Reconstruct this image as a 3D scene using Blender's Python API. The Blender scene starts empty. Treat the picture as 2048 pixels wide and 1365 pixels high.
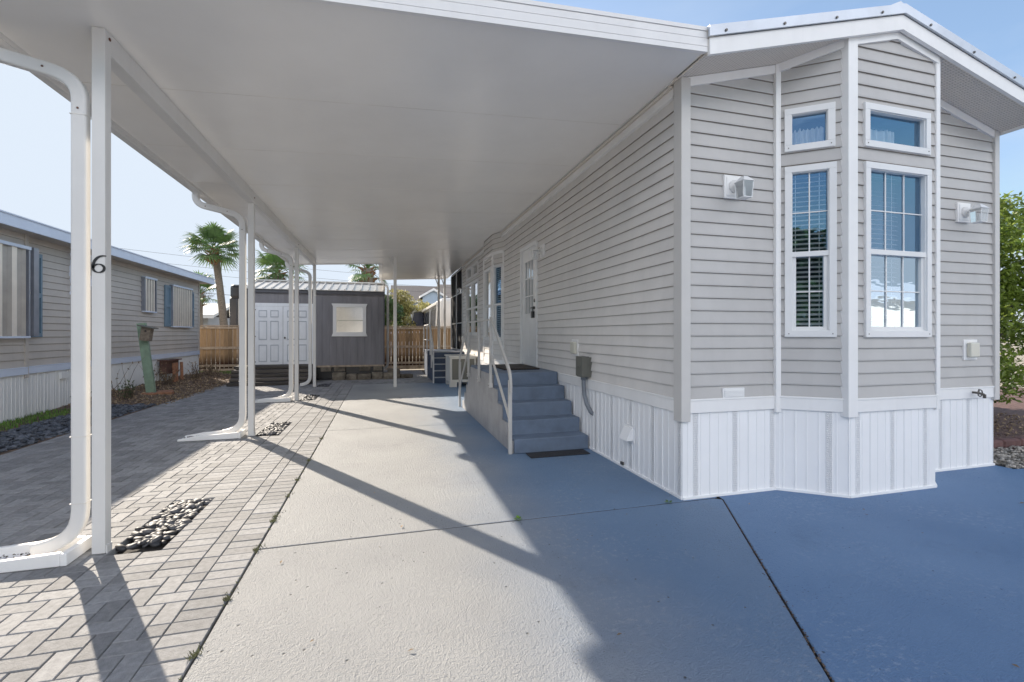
import bpy, bmesh, math, random
from mathutils import Vector, Matrix, Euler
R = math.radians
random.seed(7)
SC = bpy.context.scene
COL = SC.collection
ROOTLOC = {}

# ------------------------------------------------------------------ materials
def nt_new(name):
    m = bpy.data.materials.new(name); m.use_nodes = True
    nt = m.node_tree; nt.nodes.clear()
    out = nt.nodes.new('ShaderNodeOutputMaterial')
    return m, nt, out
def N(nt, t, **kw):
    n = nt.nodes.new(t)
    for k, v in kw.items(): setattr(n, k, v)
    return n
def mixc(nt, fac, a, b, mode='MIX'):
    n = N(nt, 'ShaderNodeMix', data_type='RGBA', blend_type=mode)
    for s, v in ((n.inputs[0], fac), (n.inputs[6], a), (n.inputs[7], b)):
        if hasattr(v, 'is_linked'): nt.links.new(v, s)
        elif isinstance(v, (int, float)): s.default_value = v
        else: s.default_value = (*v, 1)
    return n.outputs[2]
def ramp(nt, src, a, b, ca=(0, 0, 0), cb=(1, 1, 1)):
    r = N(nt, 'ShaderNodeValToRGB')
    r.color_ramp.elements[0].position = a; r.color_ramp.elements[1].position = b
    r.color_ramp.elements[0].color = (*ca, 1); r.color_ramp.elements[1].color = (*cb, 1)
    nt.links.new(src, r.inputs[0]); return r.outputs[0]
def noise(nt, scale, detail=4, rough=.55, vec=None, stretch=None):
    g = N(nt, 'ShaderNodeNewGeometry')
    src = g.outputs['Position'] if vec is None else vec
    if stretch:
        mp = N(nt, 'ShaderNodeMapping'); mp.inputs['Scale'].default_value = stretch
        nt.links.new(src, mp.inputs[0]); src = mp.outputs[0]
    n = N(nt, 'ShaderNodeTexNoise'); n.inputs['Scale'].default_value = scale
    n.inputs['Detail'].default_value = detail; n.inputs['Roughness'].default_value = rough
    nt.links.new(src, n.inputs['Vector']); return n.outputs['Fac']
def mat(name, col, rough=.6, var=.12, scale=3., bump=0., bscale=60., metal=0., spec=.5,
        col2=None, stretch=None, rnd=0., dirt=0., dirtcol=(.12, .10, .08), trans=0., streak=0.):
    m, nt, out = nt_new(name)
    b = N(nt, 'ShaderNodeBsdfPrincipled')
    nt.links.new(b.outputs[0], out.inputs[0])
    b.inputs['Roughness'].default_value = rough; b.inputs['Metallic'].default_value = metal
    b.inputs['Specular IOR Level'].default_value = spec
    c2 = col2 if col2 else tuple(max(0, c * (1 - 2 * var)) for c in col)
    c1 = col if col2 else tuple(min(1, c * (1 + .6 * var)) for c in col)
    f = ramp(nt, noise(nt, scale, 5, .6, stretch=stretch), .3, .7)
    c = mixc(nt, f, c2, c1)
    if rnd:
        a = N(nt, 'ShaderNodeAttribute', attribute_name='rnd')
        r = ramp(nt, a.outputs['Fac'], 0, 1, (1 - rnd,) * 3, (1 + rnd * .5,) * 3)
        c = mixc(nt, 1., c, r, 'MULTIPLY')
    if streak:
        sf = ramp(nt, noise(nt, 9, 4, .6, stretch=(1, 1, .08)), .5, .75)
        mm = N(nt, 'ShaderNodeMath', operation='MULTIPLY'); nt.links.new(sf, mm.inputs[0]); mm.inputs[1].default_value = streak
        c = mixc(nt, mm.outputs[0], c, dirtcol)
    if dirt:
        sf = ramp(nt, noise(nt, 1.7, 6, .7), .52, .8)
        mm = N(nt, 'ShaderNodeMath', operation='MULTIPLY'); nt.links.new(sf, mm.inputs[0]); mm.inputs[1].default_value = dirt
        c = mixc(nt, mm.outputs[0], c, dirtcol)
    nt.links.new(c, b.inputs['Base Color'])
    if bump:
        bp = N(nt, 'ShaderNodeBump'); bp.inputs['Strength'].default_value = bump; bp.inputs['Distance'].default_value = .01
        nt.links.new(noise(nt, bscale, 5, .6, stretch=stretch), bp.inputs['Height']); nt.links.new(bp.outputs[0], b.inputs['Normal'])
    if trans:
        tr = N(nt, 'ShaderNodeBsdfTranslucent'); nt.links.new(c, tr.inputs[0])
        mx = N(nt, 'ShaderNodeMixShader'); mx.inputs[0].default_value = trans
        nt.links.new(b.outputs[0], mx.inputs[1]); nt.links.new(tr.outputs[0], mx.inputs[2]); nt.links.new(mx.outputs[0], out.inputs[0])
    return m
def glass_mat(name, tint=(.55, .7, .8), base=.35, rough=.0, wob=.0, gl=(1, 1, 1)):
    m, nt, out = nt_new(name)
    t = N(nt, 'ShaderNodeBsdfTransparent'); t.inputs[0].default_value = (*tint, 1)
    g = N(nt, 'ShaderNodeBsdfGlossy'); g.inputs['Roughness'].default_value = rough; g.inputs[0].default_value = (*gl, 1)
    lw = N(nt, 'ShaderNodeFresnel'); lw.inputs[0].default_value = 1.5
    mm = N(nt, 'ShaderNodeMath', operation='ADD', use_clamp=True); nt.links.new(lw.outputs[0], mm.inputs[0]); mm.inputs[1].default_value = base
    if wob:
        bp = N(nt, 'ShaderNodeBump'); bp.inputs['Strength'].default_value = wob; bp.inputs['Distance'].default_value = .01
        nt.links.new(noise(nt, 4, 2, .4, stretch=(1, 1, 2.5)), bp.inputs['Height']); nt.links.new(bp.outputs[0], g.inputs['Normal'])
    mx = N(nt, 'ShaderNodeMixShader'); nt.links.new(mm.outputs[0], mx.inputs[0])
    nt.links.new(t.outputs[0], mx.inputs[1]); nt.links.new(g.outputs[0], mx.inputs[2]); nt.links.new(mx.outputs[0], out.inputs[0])
    return m
def concrete_mat(name, c_lo, c_hi, paint, bump=.6, shade_blend=None):
    m, nt, out = nt_new(name)
    b = N(nt, 'ShaderNodeBsdfPrincipled'); nt.links.new(b.outputs[0], out.inputs[0]); b.inputs['Roughness'].default_value = .62
    b.inputs['Specular IOR Level'].default_value = .35
    big = ramp(nt, noise(nt, .7, 6, .6), .3, .72)
    c = mixc(nt, big, c_lo, c_hi)
    if shade_blend:   # shade put into the colour: neutral left, blue right under the carport shadow
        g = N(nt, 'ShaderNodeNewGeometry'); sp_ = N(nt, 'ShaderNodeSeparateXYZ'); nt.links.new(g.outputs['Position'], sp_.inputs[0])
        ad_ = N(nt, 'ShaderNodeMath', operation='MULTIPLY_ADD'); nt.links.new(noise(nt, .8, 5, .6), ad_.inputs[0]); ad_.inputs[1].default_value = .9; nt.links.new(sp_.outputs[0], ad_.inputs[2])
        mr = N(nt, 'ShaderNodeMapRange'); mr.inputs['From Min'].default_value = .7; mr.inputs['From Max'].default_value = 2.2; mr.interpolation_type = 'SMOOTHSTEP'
        nt.links.new(ad_.outputs[0], mr.inputs['Value']); c = mixc(nt, mr.outputs['Result'], c, mixc(nt, big, shade_blend[0], shade_blend[1]))
    # pale worn scuffs
    w = noise(nt, 1.1, 3, .5); w2 = noise(nt, 26, 6, .75)
    a = ramp(nt, w, .46, .62); s = ramp(nt, w2, .53, .64)
    mm = N(nt, 'ShaderNodeMath', operation='MULTIPLY'); nt.links.new(a, mm.inputs[0]); nt.links.new(s, mm.inputs[1])
    m2 = N(nt, 'ShaderNodeMath', operation='MULTIPLY'); nt.links.new(mm.outputs[0], m2.inputs[0]); m2.inputs[1].default_value = .28
    c = mixc(nt, m2.outputs[0], c, paint)
    # dark stains and pits
    st = ramp(nt, noise(nt, 1.3, 8, .78), .56, .76)
    mst = N(nt, 'ShaderNodeMath', operation='MULTIPLY'); nt.links.new(st, mst.inputs[0]); mst.inputs[1].default_value = .45
    c = mixc(nt, mst.outputs[0], c, tuple(v * .45 for v in c_lo))
    vo = N(nt, 'ShaderNodeTexVoronoi'); vo.inputs['Scale'].default_value = 15; gg = N(nt, 'ShaderNodeNewGeometry'); nt.links.new(gg.outputs['Position'], vo.inputs['Vector'])
    vs_ = N(nt, 'ShaderNodeSeparateColor'); nt.links.new(vo.outputs['Color'], vs_.inputs[0])
    near = ramp(nt, vo.outputs['Distance'], .05, .12, (1, 1, 1), (0, 0, 0)); few = ramp(nt, vs_.outputs[0], .74, .76)
    pt = N(nt, 'ShaderNodeMath', operation='MULTIPLY'); nt.links.new(near, pt.inputs[0]); nt.links.new(few, pt.inputs[1]); pit = pt.outputs[0]
    crk = ramp(nt, noise(nt, 60, 3, .6), .635, .67); cm = ramp(nt, noise(nt, 1.6, 4, .6), .46, .62)
    ck = N(nt, 'ShaderNodeMath', operation='MULTIPLY'); nt.links.new(crk, ck.inputs[0]); nt.links.new(cm, ck.inputs[1])
    c = mixc(nt, ck.outputs[0], c, tuple(v * .38 for v in c_lo))
    c = mixc(nt, pit, c, tuple(v * .3 for v in c_lo))
    nt.links.new(c, b.inputs['Base Color'])
    bp = N(nt, 'ShaderNodeBump'); bp.inputs['Strength'].default_value = bump; bp.inputs['Distance'].default_value = .013
    n1 = noise(nt, 130, 3, .6); n2 = noise(nt, 48, 4, .65)
    ad = N(nt, 'ShaderNodeMath', operation='ADD'); nt.links.new(n1, ad.inputs[0]); nt.links.new(n2, ad.inputs[1])
    sb = N(nt, 'ShaderNodeMath', operation='SUBTRACT'); nt.links.new(ad.outputs[0], sb.inputs[0]); nt.links.new(pit, sb.inputs[1])
    nt.links.new(sb.outputs[0], bp.inputs['Height']); nt.links.new(bp.outputs[0], b.inputs['Normal'])
    return m
def band_mat(name, col):
    m, nt, out = nt_new(name)
    b = N(nt, 'ShaderNodeBsdfPrincipled'); nt.links.new(b.outputs[0], out.inputs[0]); b.inputs['Roughness'].default_value = .4
    v = N(nt, 'ShaderNodeTexVoronoi', feature='DISTANCE_TO_EDGE'); v.inputs['Scale'].default_value = 75
    g = N(nt, 'ShaderNodeNewGeometry'); mp = N(nt, 'ShaderNodeMapping'); mp.inputs['Scale'].default_value = (1, 1, .7)
    v.inputs['Randomness'].default_value = .35
    nt.links.new(g.outputs['Position'], mp.inputs[0]); nt.links.new(mp.outputs[0], v.inputs['Vector'])
    r = ramp(nt, v.outputs['Distance'], .0, .25)
    bp = N(nt, 'ShaderNodeBump'); bp.inputs['Strength'].default_value = .9; bp.inputs['Distance'].default_value = .006
    nt.links.new(r, bp.inputs['Height']); nt.links.new(bp.outputs[0], b.inputs['Normal'])
    nt.links.new(mixc(nt, r, tuple(c * .88 for c in col), col), b.inputs['Base Color'])
    return m

M = {}
M['siding_lightened'] = mat('siding_side_lightened', (.70, .67, .635), .45, .05, 2.5, .05, 90, streak=.06)  # same vinyl as the front, lightened to offset the shade under the carport
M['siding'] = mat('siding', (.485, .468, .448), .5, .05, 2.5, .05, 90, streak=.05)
M['siding_shade'] = mat('siding_under_shade', (.24, .205, .17), .7)  # dark lap undersides, deepening the shadow lines by colour
M['sidetrim'] = mat('grey_trim', (.58, .56, .53), .45, .03)
M['white'] = mat('white_vinyl', (.80, .80, .79), .4, .03, 4, dirt=.04)
M['whitetrim'] = mat('white_trim', (.88, .87, .85), .4, .03, 3, streak=.05)
M['skirt'] = mat('skirting', (.92, .92, .92), .38, .02, 2.5, streak=.05, dirtcol=(.45, .44, .42))
M['band'] = band_mat('skirting_band', (.92, .92, .92))
M['ceiling'] = mat('ceiling_pan', (.95, .925, .885), .26, .03, 1.2, .02, 300, spec=.9)
M['alum'] = mat('painted_aluminium', (.70, .69, .67), .35, .03, 3, streak=.12, dirtcol=(.4, .38, .33))
M['fascia'] = mat('carport_fascia', (.80, .79, .78), .35, .03, 3, streak=.06)
M['soffit'] = mat('soffit', (.76, .68, .58), .6, .16, 40, 1., 60, stretch=(1.2, 1, 1))
def soffit_mat():
    m, nt, out = nt_new('vented_soffit'); b = N(nt, 'ShaderNodeBsdfPrincipled'); nt.links.new(b.outputs[0], out.inputs[0]); b.inputs['Roughness'].default_value = .6
    g = N(nt, 'ShaderNodeNewGeometry'); w1 = N(nt, 'ShaderNodeTexWave'); w1.bands_direction = 'X'; w1.inputs['Scale'].default_value = 9; w1.inputs['Distortion'].default_value = .6; w1.inputs['Detail Scale'].default_value = 6
    w2 = N(nt, 'ShaderNodeTexWave'); w2.bands_direction = 'Y'; w2.inputs['Scale'].default_value = 14; w2.inputs['Distortion'].default_value = 1.2
    for w_ in (w1, w2): nt.links.new(g.outputs['Position'], w_.inputs['Vector'])
    mm = N(nt, 'ShaderNodeMath', operation='MULTIPLY'); nt.links.new(w1.outputs['Fac'], mm.inputs[0]); nt.links.new(w2.outputs['Fac'], mm.inputs[1])
    nt.links.new(mixc(nt, mm.outputs[0], (.78, .71, .63), (.50, .44, .37)), b.inputs['Base Color'])
    bp = N(nt, 'ShaderNodeBump'); bp.inputs['Strength'].default_value = .6; bp.inputs['Distance'].default_value = .01; bp.invert = True
    nt.links.new(mm.outputs[0], bp.inputs['Height']); nt.links.new(bp.outputs[0], b.inputs['Normal']); return m
M['soffit'] = soffit_mat()
M['rail'] = mat('rail_aluminium', (.50, .485, .46), .45, .05, 5)
M['metalroof'] = mat('galvanised_roof', (.50, .54, .60), .38, .08, 3, .05, 40, metal=.55)
M['seam'] = mat('seam_line', (.74, .71, .66), .6)
M['glass'] = glass_mat('window_glass', (.9, .96, 1.0), .22, 0, .05, (.42, .70, 1))
M['glass_low'] = glass_mat('lower_sash_glass', (.7, .8, .9), .42, 0, .12, (.72, .88, 1))
M['glass_dim'] = glass_mat('side_glass', (.6, .68, .72), .33, 0, .04)
M['lampglass'] = glass_mat('lamp_glass', (.93, .95, .96), .12, .1)
M['blind'] = mat('blind_slat', (.93, .93, .92), .5)
M['curtain'] = mat('curtain', (.82, .82, .80), .9, .06, 20)
M['dark'] = mat('dark_interior', (.035, .05, .07), .8)
M['room'] = mat('dim_interior', (.16, .22, .30), .8)
M['black'] = mat('black_plastic', (.012, .012, .014), .35)
M['screen'] = mat('dark_screen', (.012, .012, .015), .9, spec=.1)
M['screw'] = mat('screw', (.10, .09, .08), .4, metal=.6)
M['rust'] = mat('rust_hole', (.10, .03, .015), .8)
M['concrete'] = concrete_mat('driveway_concrete', (.255, .263, .27), (.355, .36, .36), (.54, .54, .54), 1.0, shade_blend=((.10, .18, .31), (.145, .235, .375)))
M['apron'] = concrete_mat('apron_concrete', (.075, .155, .30), (.115, .21, .37), (.40, .47, .57), .6)
M['steps'] = mat('painted_steps', (.115, .16, .235), .6, .14, 5, .5, 110, dirt=.15, dirtcol=(.25, .27, .3))
M['stepside'] = mat('painted_step_side', (.34, .335, .34), .6, .14, 5, .4, 80, streak=.3, dirtcol=(.16, .17, .19))
M['stepedge'] = mat('worn_edge', (.5, .52, .55), .6)
M['paver'] = mat('paver', (.285, .285, .287), .8, .16, 30, .6, 140, rnd=.34, dirt=.3, dirtcol=(.30, .27, .25))
M['sandjoint'] = mat('sand_joint', (.035, .031, .028), .95, .3, 20, .5, 60)
M['soil'] = mat('soil', (.12, .085, .06), .95, .35, 8, .8, 40)
M['mulch'] = mat('mulch', (.16, .10, .065), .95, .4, 12, 1., 50)
M['mulchred'] = mat('red_mulch', (.14, .075, .065), .95, .4, 14, 1., 60)
M['grass'] = mat('grass', (.16, .30, .05), .8, .3, 6, rnd=.5, trans=.3)
M['ground'] = mat('ground_dirt', (.36, .32, .25), .95, .25, 1.2, .5, 20)
M['jointsoil'] = mat('joint_soil', (.05, .043, .036), .95, .3, 30)
M['road_bounce'] = mat('pale_bounce_road', (.60, .575, .54), .9, .12, 3, .3, 60)  # unseen road, paled to bounce sunlight onto the shaded facade and ceiling
M['asphalt'] = mat('asphalt', (.055, .055, .058), .9, .15, 8, .5, 120)
M['pebble'] = mat('river_pebble', (.12, .135, .165), .6, .3, 30, rnd=.7, spec=.3)
M['pebble_mix'] = mat('river_pebble_mixed', (.085, .082, .085), .55, .2, 14, rnd=.9, spec=.3, col2=(.045, .05, .06))
M['pebble_white'] = mat('pale_pebble', (.42, .38, .33), .6, .3, 20, rnd=.7)
M['nsiding'] = mat('neighbour_siding', (.47, .43, .385), .55, .06, 2, streak=.12, dirtcol=(.2, .17, .14))
M['nskirt'] = mat('neighbour_skirting', (.80, .81, .80), .45, .03, 2, streak=.1, dirtcol=(.35, .35, .32))
M['nfascia'] = mat('neighbour_fascia', (.62, .70, .84), .45, .04)
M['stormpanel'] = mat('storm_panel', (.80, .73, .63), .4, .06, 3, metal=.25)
M['stormside_shade'] = mat('storm_panel_side_shade', (.36, .34, .31), .4, metal=.25)  # darker copy of the panel colour, shading the corrugation sides
M['stormgroove_shade'] = mat('storm_panel_groove_shade', (.45, .41, .36), .5, metal=.25)  # darker copy of the panel colour, shading the corrugation grooves
M['stormdark'] = mat('storm_rail', (.25, .27, .32), .4, metal=.5)
M['shutter'] = mat('blue_shutter', (.12, .20, .27), .5, .1, 5)
M['shed'] = mat('shed_siding', (.19, .185, .20), .7, .14, 6, .2, 60, stretch=(1, 1, .15), streak=.25, dirtcol=(.16, .15, .16))
M['panelrim_shade'] = mat('panel_rim_shade', (.42, .46, .52), .5)  # relief shade of the shed door panels, put into the colour
M['shedroof'] = mat('shed_metal_roof', (.62, .60, .56), .35, .12, 12, .3, 30, metal=.5, dirt=.15)
M['sheddark'] = mat('shed_trim', (.07, .072, .085), .6)
M['sheddoor'] = mat('shed_door_paint', (.80, .83, .87), .45, .04, 5, streak=.08)
M['timber'] = mat('old_timber', (.115, .098, .082), .85, .3, 6, .9, 30, stretch=(.2, 1, 4), rnd=.5)
M['block'] = mat('stained_block', (.20, .17, .13), .9, .35, 6, .8, 30, rnd=.5, dirt=.6, dirtcol=(.05, .045, .04))
M['fence'] = mat('cedar_fence', (.46, .34, .22), .85, .25, 8, .4, 30, stretch=(3, 1, .25), rnd=.4, trans=.30)
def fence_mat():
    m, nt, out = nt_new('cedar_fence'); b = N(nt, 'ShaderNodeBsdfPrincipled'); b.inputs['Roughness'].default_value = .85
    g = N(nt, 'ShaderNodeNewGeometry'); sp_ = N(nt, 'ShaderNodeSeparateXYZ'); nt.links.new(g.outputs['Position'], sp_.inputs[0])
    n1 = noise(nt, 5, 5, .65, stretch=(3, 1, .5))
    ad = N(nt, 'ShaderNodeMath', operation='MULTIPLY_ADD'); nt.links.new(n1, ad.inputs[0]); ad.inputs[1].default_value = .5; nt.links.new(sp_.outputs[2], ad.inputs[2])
    low = ramp(nt, ad.outputs[0], 1.0, 1.2, (.36, .24, .13), (.27, .235, .20))  # orange lower boards: glow of the backlight put into the colour
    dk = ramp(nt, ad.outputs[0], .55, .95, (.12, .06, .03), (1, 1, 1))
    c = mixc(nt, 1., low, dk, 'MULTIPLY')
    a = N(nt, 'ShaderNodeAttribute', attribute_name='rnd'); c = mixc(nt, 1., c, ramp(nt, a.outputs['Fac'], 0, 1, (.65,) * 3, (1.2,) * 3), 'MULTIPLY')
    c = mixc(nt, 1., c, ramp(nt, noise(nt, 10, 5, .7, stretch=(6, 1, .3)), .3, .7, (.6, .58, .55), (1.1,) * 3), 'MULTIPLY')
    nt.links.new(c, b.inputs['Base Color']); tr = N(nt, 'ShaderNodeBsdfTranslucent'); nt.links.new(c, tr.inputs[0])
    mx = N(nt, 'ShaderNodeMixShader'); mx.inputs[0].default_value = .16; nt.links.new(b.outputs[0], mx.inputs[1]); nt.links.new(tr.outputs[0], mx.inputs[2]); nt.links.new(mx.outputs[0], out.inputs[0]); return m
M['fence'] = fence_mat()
M['fencerail'] = mat('fence_rail', (.42, .33, .24), .85, .25, 8, .4, 30)
M['bark'] = mat('bark', (.16, .13, .10), .95, .3, 14, 1., 30)
M['palmbark'] = mat('palm_bark', (.20, .165, .125), .95, .35, 18, 1., 30, stretch=(1, 1, 3))
M['boot'] = mat('palm_boot', (.24, .12, .055), .9, .35, 20, .6, 40)
M['frond'] = mat('palm_frond', (.13, .24, .06), .5, .25, 3, rnd=.5, trans=.25)
M['leaf'] = mat('hedge_leaf', (.26, .36, .05), .45, .3, 2.2, rnd=.6, trans=.35)
M['leafdark'] = mat('dark_leaf', (.07, .13, .03), .6, .3, 3, rnd=.6, trans=.2)
M['leafyellow'] = mat('yellow_leaf', (.46, .42, .14), .6, .3, 1.5, rnd=.5, trans=.35)
M['drystem'] = mat('dry_stem', (.10, .075, .05), .9)
M['dryleaf'] = mat('dry_leaf', (.38, .27, .16), .9, .3, 20, rnd=.6)
M['green_post'] = mat('green_post', (.20, .30, .21), .7, .15, 6, streak=.2, dirtcol=(.3, .26, .12))
M['birdwood'] = mat('bird_box_wood', (.20, .16, .12), .9, .25, 20, .5, 40)
M['brick'] = mat('red_brick', (.36, .16, .085), .85, .25, 9, .5, 50)
M['redblock'] = mat('edging_block', (.13, .06, .055), .9, .25, 9, .5, 50)
M['rustbox'] = mat('rusty_box', (.11, .05, .035), .8, .3, 9, .5, 50)
M['boxwhite'] = mat('box_white', (.66, .65, .61), .55, .05, 3, streak=.1)
M['elec'] = mat('grey_meter_box', (.11, .11, .092), .5, .06)
M['conduit'] = mat('conduit', (.16, .18, .21), .45)
M['cover'] = mat('cream_cover', (.62, .60, .50), .3, .04)
M['mat'] = mat('rubber_mat', (.018, .018, .022), .8, .2, 60, .8, 200)
M['doormat'] = mat('brown_doormat', (.05, .04, .035), .95, .4, 40, 1., 90)
M['rvwhite'] = mat('rv_white', (.70, .68, .63), .3, .03)
M['rvdark'] = mat('rv_dark', (.03, .03, .036), .25)
M['rvbrown'] = mat('rv_bronze', (.13, .10, .08), .3)
M['rvblue'] = mat('rv_navy', (.012, .02, .05), .2)
M['farroof'] = mat('shingle_roof', (.13, .115, .11), .9, .12, 4)
M['farwall'] = mat('far_wall', (.36, .45, .55), .8, .05)
M['farwall2'] = mat('far_wall_grey', (.36, .36, .36), .8, .05)
M['wire'] = mat('wire', (.06, .06, .07), .7)
M['weed'] = mat('weed', (.16, .32, .04), .7, rnd=.4, trans=.3)
M['weeddry'] = mat('dry_moss', (.16, .16, .07), .9, rnd=.5)
M['car'] = mat('car_paint', (.66, .68, .72), .2, .02)

# ------------------------------------------------------------------ mesh building
class MB:
    def __init__(s, F=None):
        s.v = []; s.f = []; s.mi = []; s.rnd = []; s.F = F; s.m = 0; s.r = None
    def P(s, p):
        return s.F(p) if s.F else tuple(p)
    def face(s, pts, m=None, r=None):
        i = len(s.v); s.v += [s.P(p) for p in pts]; s.f.append(tuple(range(i, i + len(pts))))
        s.mi.append(s.m if m is None else m); s.rnd.append(random.random() if r is None else r)
    def box(s, x0, x1, y0, y1, z0, z1, b=0., r=None, rot=None, m=None):
        """axis aligned box, optional chamfer b; rot = (Matrix, pivot)"""
        if x1 < x0: x0, x1 = x1, x0
        if y1 < y0: y0, y1 = y1, y0
        if z1 < z0: z0, z1 = z1, z0
        b = min(b, (x1 - x0) * .45, (y1 - y0) * .45, (z1 - z0) * .45)
        r = random.random() if r is None else r
        i = len(s.v); pts = []; fs = []
        if b <= 0:
            pts = [(x, y, z) for z in (z0, z1) for y in (y0, y1) for x in (x0, x1)]
            fs = [(0, 2, 3, 1), (4, 5, 7, 6), (0, 1, 5, 4), (1, 3, 7, 5), (3, 2, 6, 7), (2, 0, 4, 6)]
        else:
            bm = bmesh.new(); bmesh.ops.create_cube(bm, size=1)
            for v in bm.verts:
                v.co = Vector(((x0 + x1) / 2 + v.co.x * (x1 - x0), (y0 + y1) / 2 + v.co.y * (y1 - y0), (z0 + z1) / 2 + v.co.z * (z1 - z0)))
            bmesh.ops.bevel(bm, geom=bm.edges[:], offset=b, segments=1, affect='EDGES')
            bm.verts.index_update()
            pts = [v.co[:] for v in bm.verts]; fs = [tuple(v.index for v in f.verts) for f in bm.faces]; bm.free()
        if rot:
            mt, pv = rot; pts = [(mt @ (Vector(p) - pv) + pv)[:] for p in pts]
        s.v += [s.P(p) for p in pts]
        for f in fs:
            s.f.append(tuple(i + k for k in f)); s.mi.append(s.m if m is None else m); s.rnd.append(r)
    def tube(s, pts, r, seg=8, cap=True, rr=None, sect=None):
        """sweep; r radius or list, sect = list of 2D points instead of a circle"""
        pts = [Vector(p) for p in pts]; n = len(pts)
        rad = r if isinstance(r, (list, tuple)) else [r] * n
        t0 = (pts[1] - pts[0]).normalized()
        up = Vector((0, 1, 0)) if abs(t0.y) < .9 else Vector((0, 0, 1))
        a = t0.cross(up).normalized(); i0 = len(s.v); k = len(sect) if sect else seg
        rv = random.random() if rr is None else rr
        prev = t0
        for j, p in enumerate(pts):
            if j == 0: t = t0
            elif j == n - 1: t = (pts[j] - pts[j - 1]).normalized()
            else: t = ((pts[j] - pts[j - 1]).normalized() + (pts[j + 1] - pts[j]).normalized()).normalized()
            q = prev.rotation_difference(t); a = (q @ a).normalized(); prev = t
            b = t.cross(a).normalized()
            for m in range(k):
                if sect: u, w = sect[m][0] * rad[j], sect[m][1] * rad[j]
                else:
                    an = 2 * math.pi * m / k; u, w = rad[j] * math.cos(an), rad[j] * math.sin(an)
                s.v.append(s.P((p + a * u + b * w)[:]))
        for j in range(n - 1):
            for m in range(k):
                m2 = (m + 1) % k
                s.f.append((i0 + j * k + m, i0 + j * k + m2, i0 + (j + 1) * k + m2, i0 + (j + 1) * k + m)); s.mi.append(s.m); s.rnd.append(rv)
        if cap:
            s.f.append(tuple(i0 + m for m in reversed(range(k)))); s.mi.append(s.m); s.rnd.append(rv)
            s.f.append(tuple(i0 + (n - 1) * k + m for m in range(k))); s.mi.append(s.m); s.rnd.append(rv)
    def blob(s, c, sx, sy, sz, rot=None, sub=1, r=None, jit=0.):
        bm = bmesh.new(); bmesh.ops.create_icosphere(bm, subdivisions=sub, radius=1); bm.verts.index_update()
        i = len(s.v); mt = rot or Matrix.Identity(3); r = random.random() if r is None else r
        for v in bm.verts:
            p = Vector((v.co.x * sx, v.co.y * sy, v.co.z * sz)) * (1 + random.uniform(-jit, jit))
            s.v.append(s.P((mt @ p + Vector(c))[:]))
        for f in bm.faces:
            s.f.append(tuple(i + v.index for v in f.verts)); s.mi.append(s.m); s.rnd.append(r)
        bm.free()
    def prism(s, poly, ax, a, b, m=None):
        """poly in the two other axes (order x,y,z minus ax) extruded a..b along ax"""
        def mk(p, t):
            l = list(p); l.insert(ax, t); return tuple(l)
        r = random.random(); n = len(poly); i = len(s.v)
        s.v += [s.P(mk(p, a)) for p in poly] + [s.P(mk(p, b)) for p in poly]
        fs = [tuple(range(i + n - 1, i - 1, -1)), tuple(range(i + n, i + 2 * n))]
        fs += [(i + k, i + (k + 1) % n, i + n + (k + 1) % n, i + n + k) for k in range(n)]
        for f in fs: s.f.append(f); s.mi.append(s.m if m is None else m); s.rnd.append(r)
    def build(s, name, mats, parent=None, smooth=False, bev=0., clip=None, fixn=True):
        if not isinstance(mats, (list, tuple)): mats = [mats]
        off = Vector((0, 0, 0))
        if parent is not None:
            p = parent
            while p.parent: p = p.parent
            off = ROOTLOC.get(p.name, Vector((0, 0, 0)))
        me = bpy.data.meshes.new(name)
        me.from_pydata([(Vector(v) - off)[:] for v in s.v], [], s.f)
        for m in mats: me.materials.append(M[m])
        me.polygons.foreach_set('material_index', s.mi)
        at = me.attributes.new('rnd', 'FLOAT', 'FACE'); at.data.foreach_set('value', s.rnd)
        if smooth: me.polygons.foreach_set('use_smooth', [True] * len(me.polygons))
        if fixn or clip:
            bm = bmesh.new(); bm.from_mesh(me)
            if clip:
                for co, no in clip:
                    bmesh.ops.bisect_plane(bm, geom=bm.verts[:] + bm.edges[:] + bm.faces[:], plane_co=Vector(co) - off, plane_no=Vector(no), clear_outer=True)
            if fixn: bmesh.ops.recalc_face_normals(bm, faces=bm.faces[:])
            bm.to_mesh(me); bm.free()
        me.update()
        o = bpy.data.objects.new(name, me); COL.objects.link(o)
        if parent is not None: o.parent = parent
        if bev:
            md = o.modifiers.new('edge', 'BEVEL'); md.width = bev; md.segments = 2; md.limit_method = 'ANGLE'
        return o
def thing(name, label, cat, loc=(0, 0, 0), group=None):
    o = bpy.data.objects.new(name, None); COL.objects.link(o); o.location = loc
    o.empty_display_size = .2
    o['label'] = label; o['category'] = cat
    if group: o['group'] = group
    ROOTLOC[o.name] = Vector(loc); return o
def tag(o, label, cat, group=None, kind=None):
    o['label'] = label; o['category'] = cat
    if group: o['group'] = group
    if kind: o['kind'] = kind
    return o
def struct(o):
    o['kind'] = 'structure'; return o
def fit(A, B):
    """frame on a vertical wall A->B (left to right seen from outside): (u, off, z) -> world"""
    A = Vector(A); d = (Vector(B) - A); L = d.length; d.normalize(); n = Vector((d.y, -d.x))
    def F(p):
        q = A + d * p[0] + n * p[1]; return (q.x, q.y, p[2])
    return F, L

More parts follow.
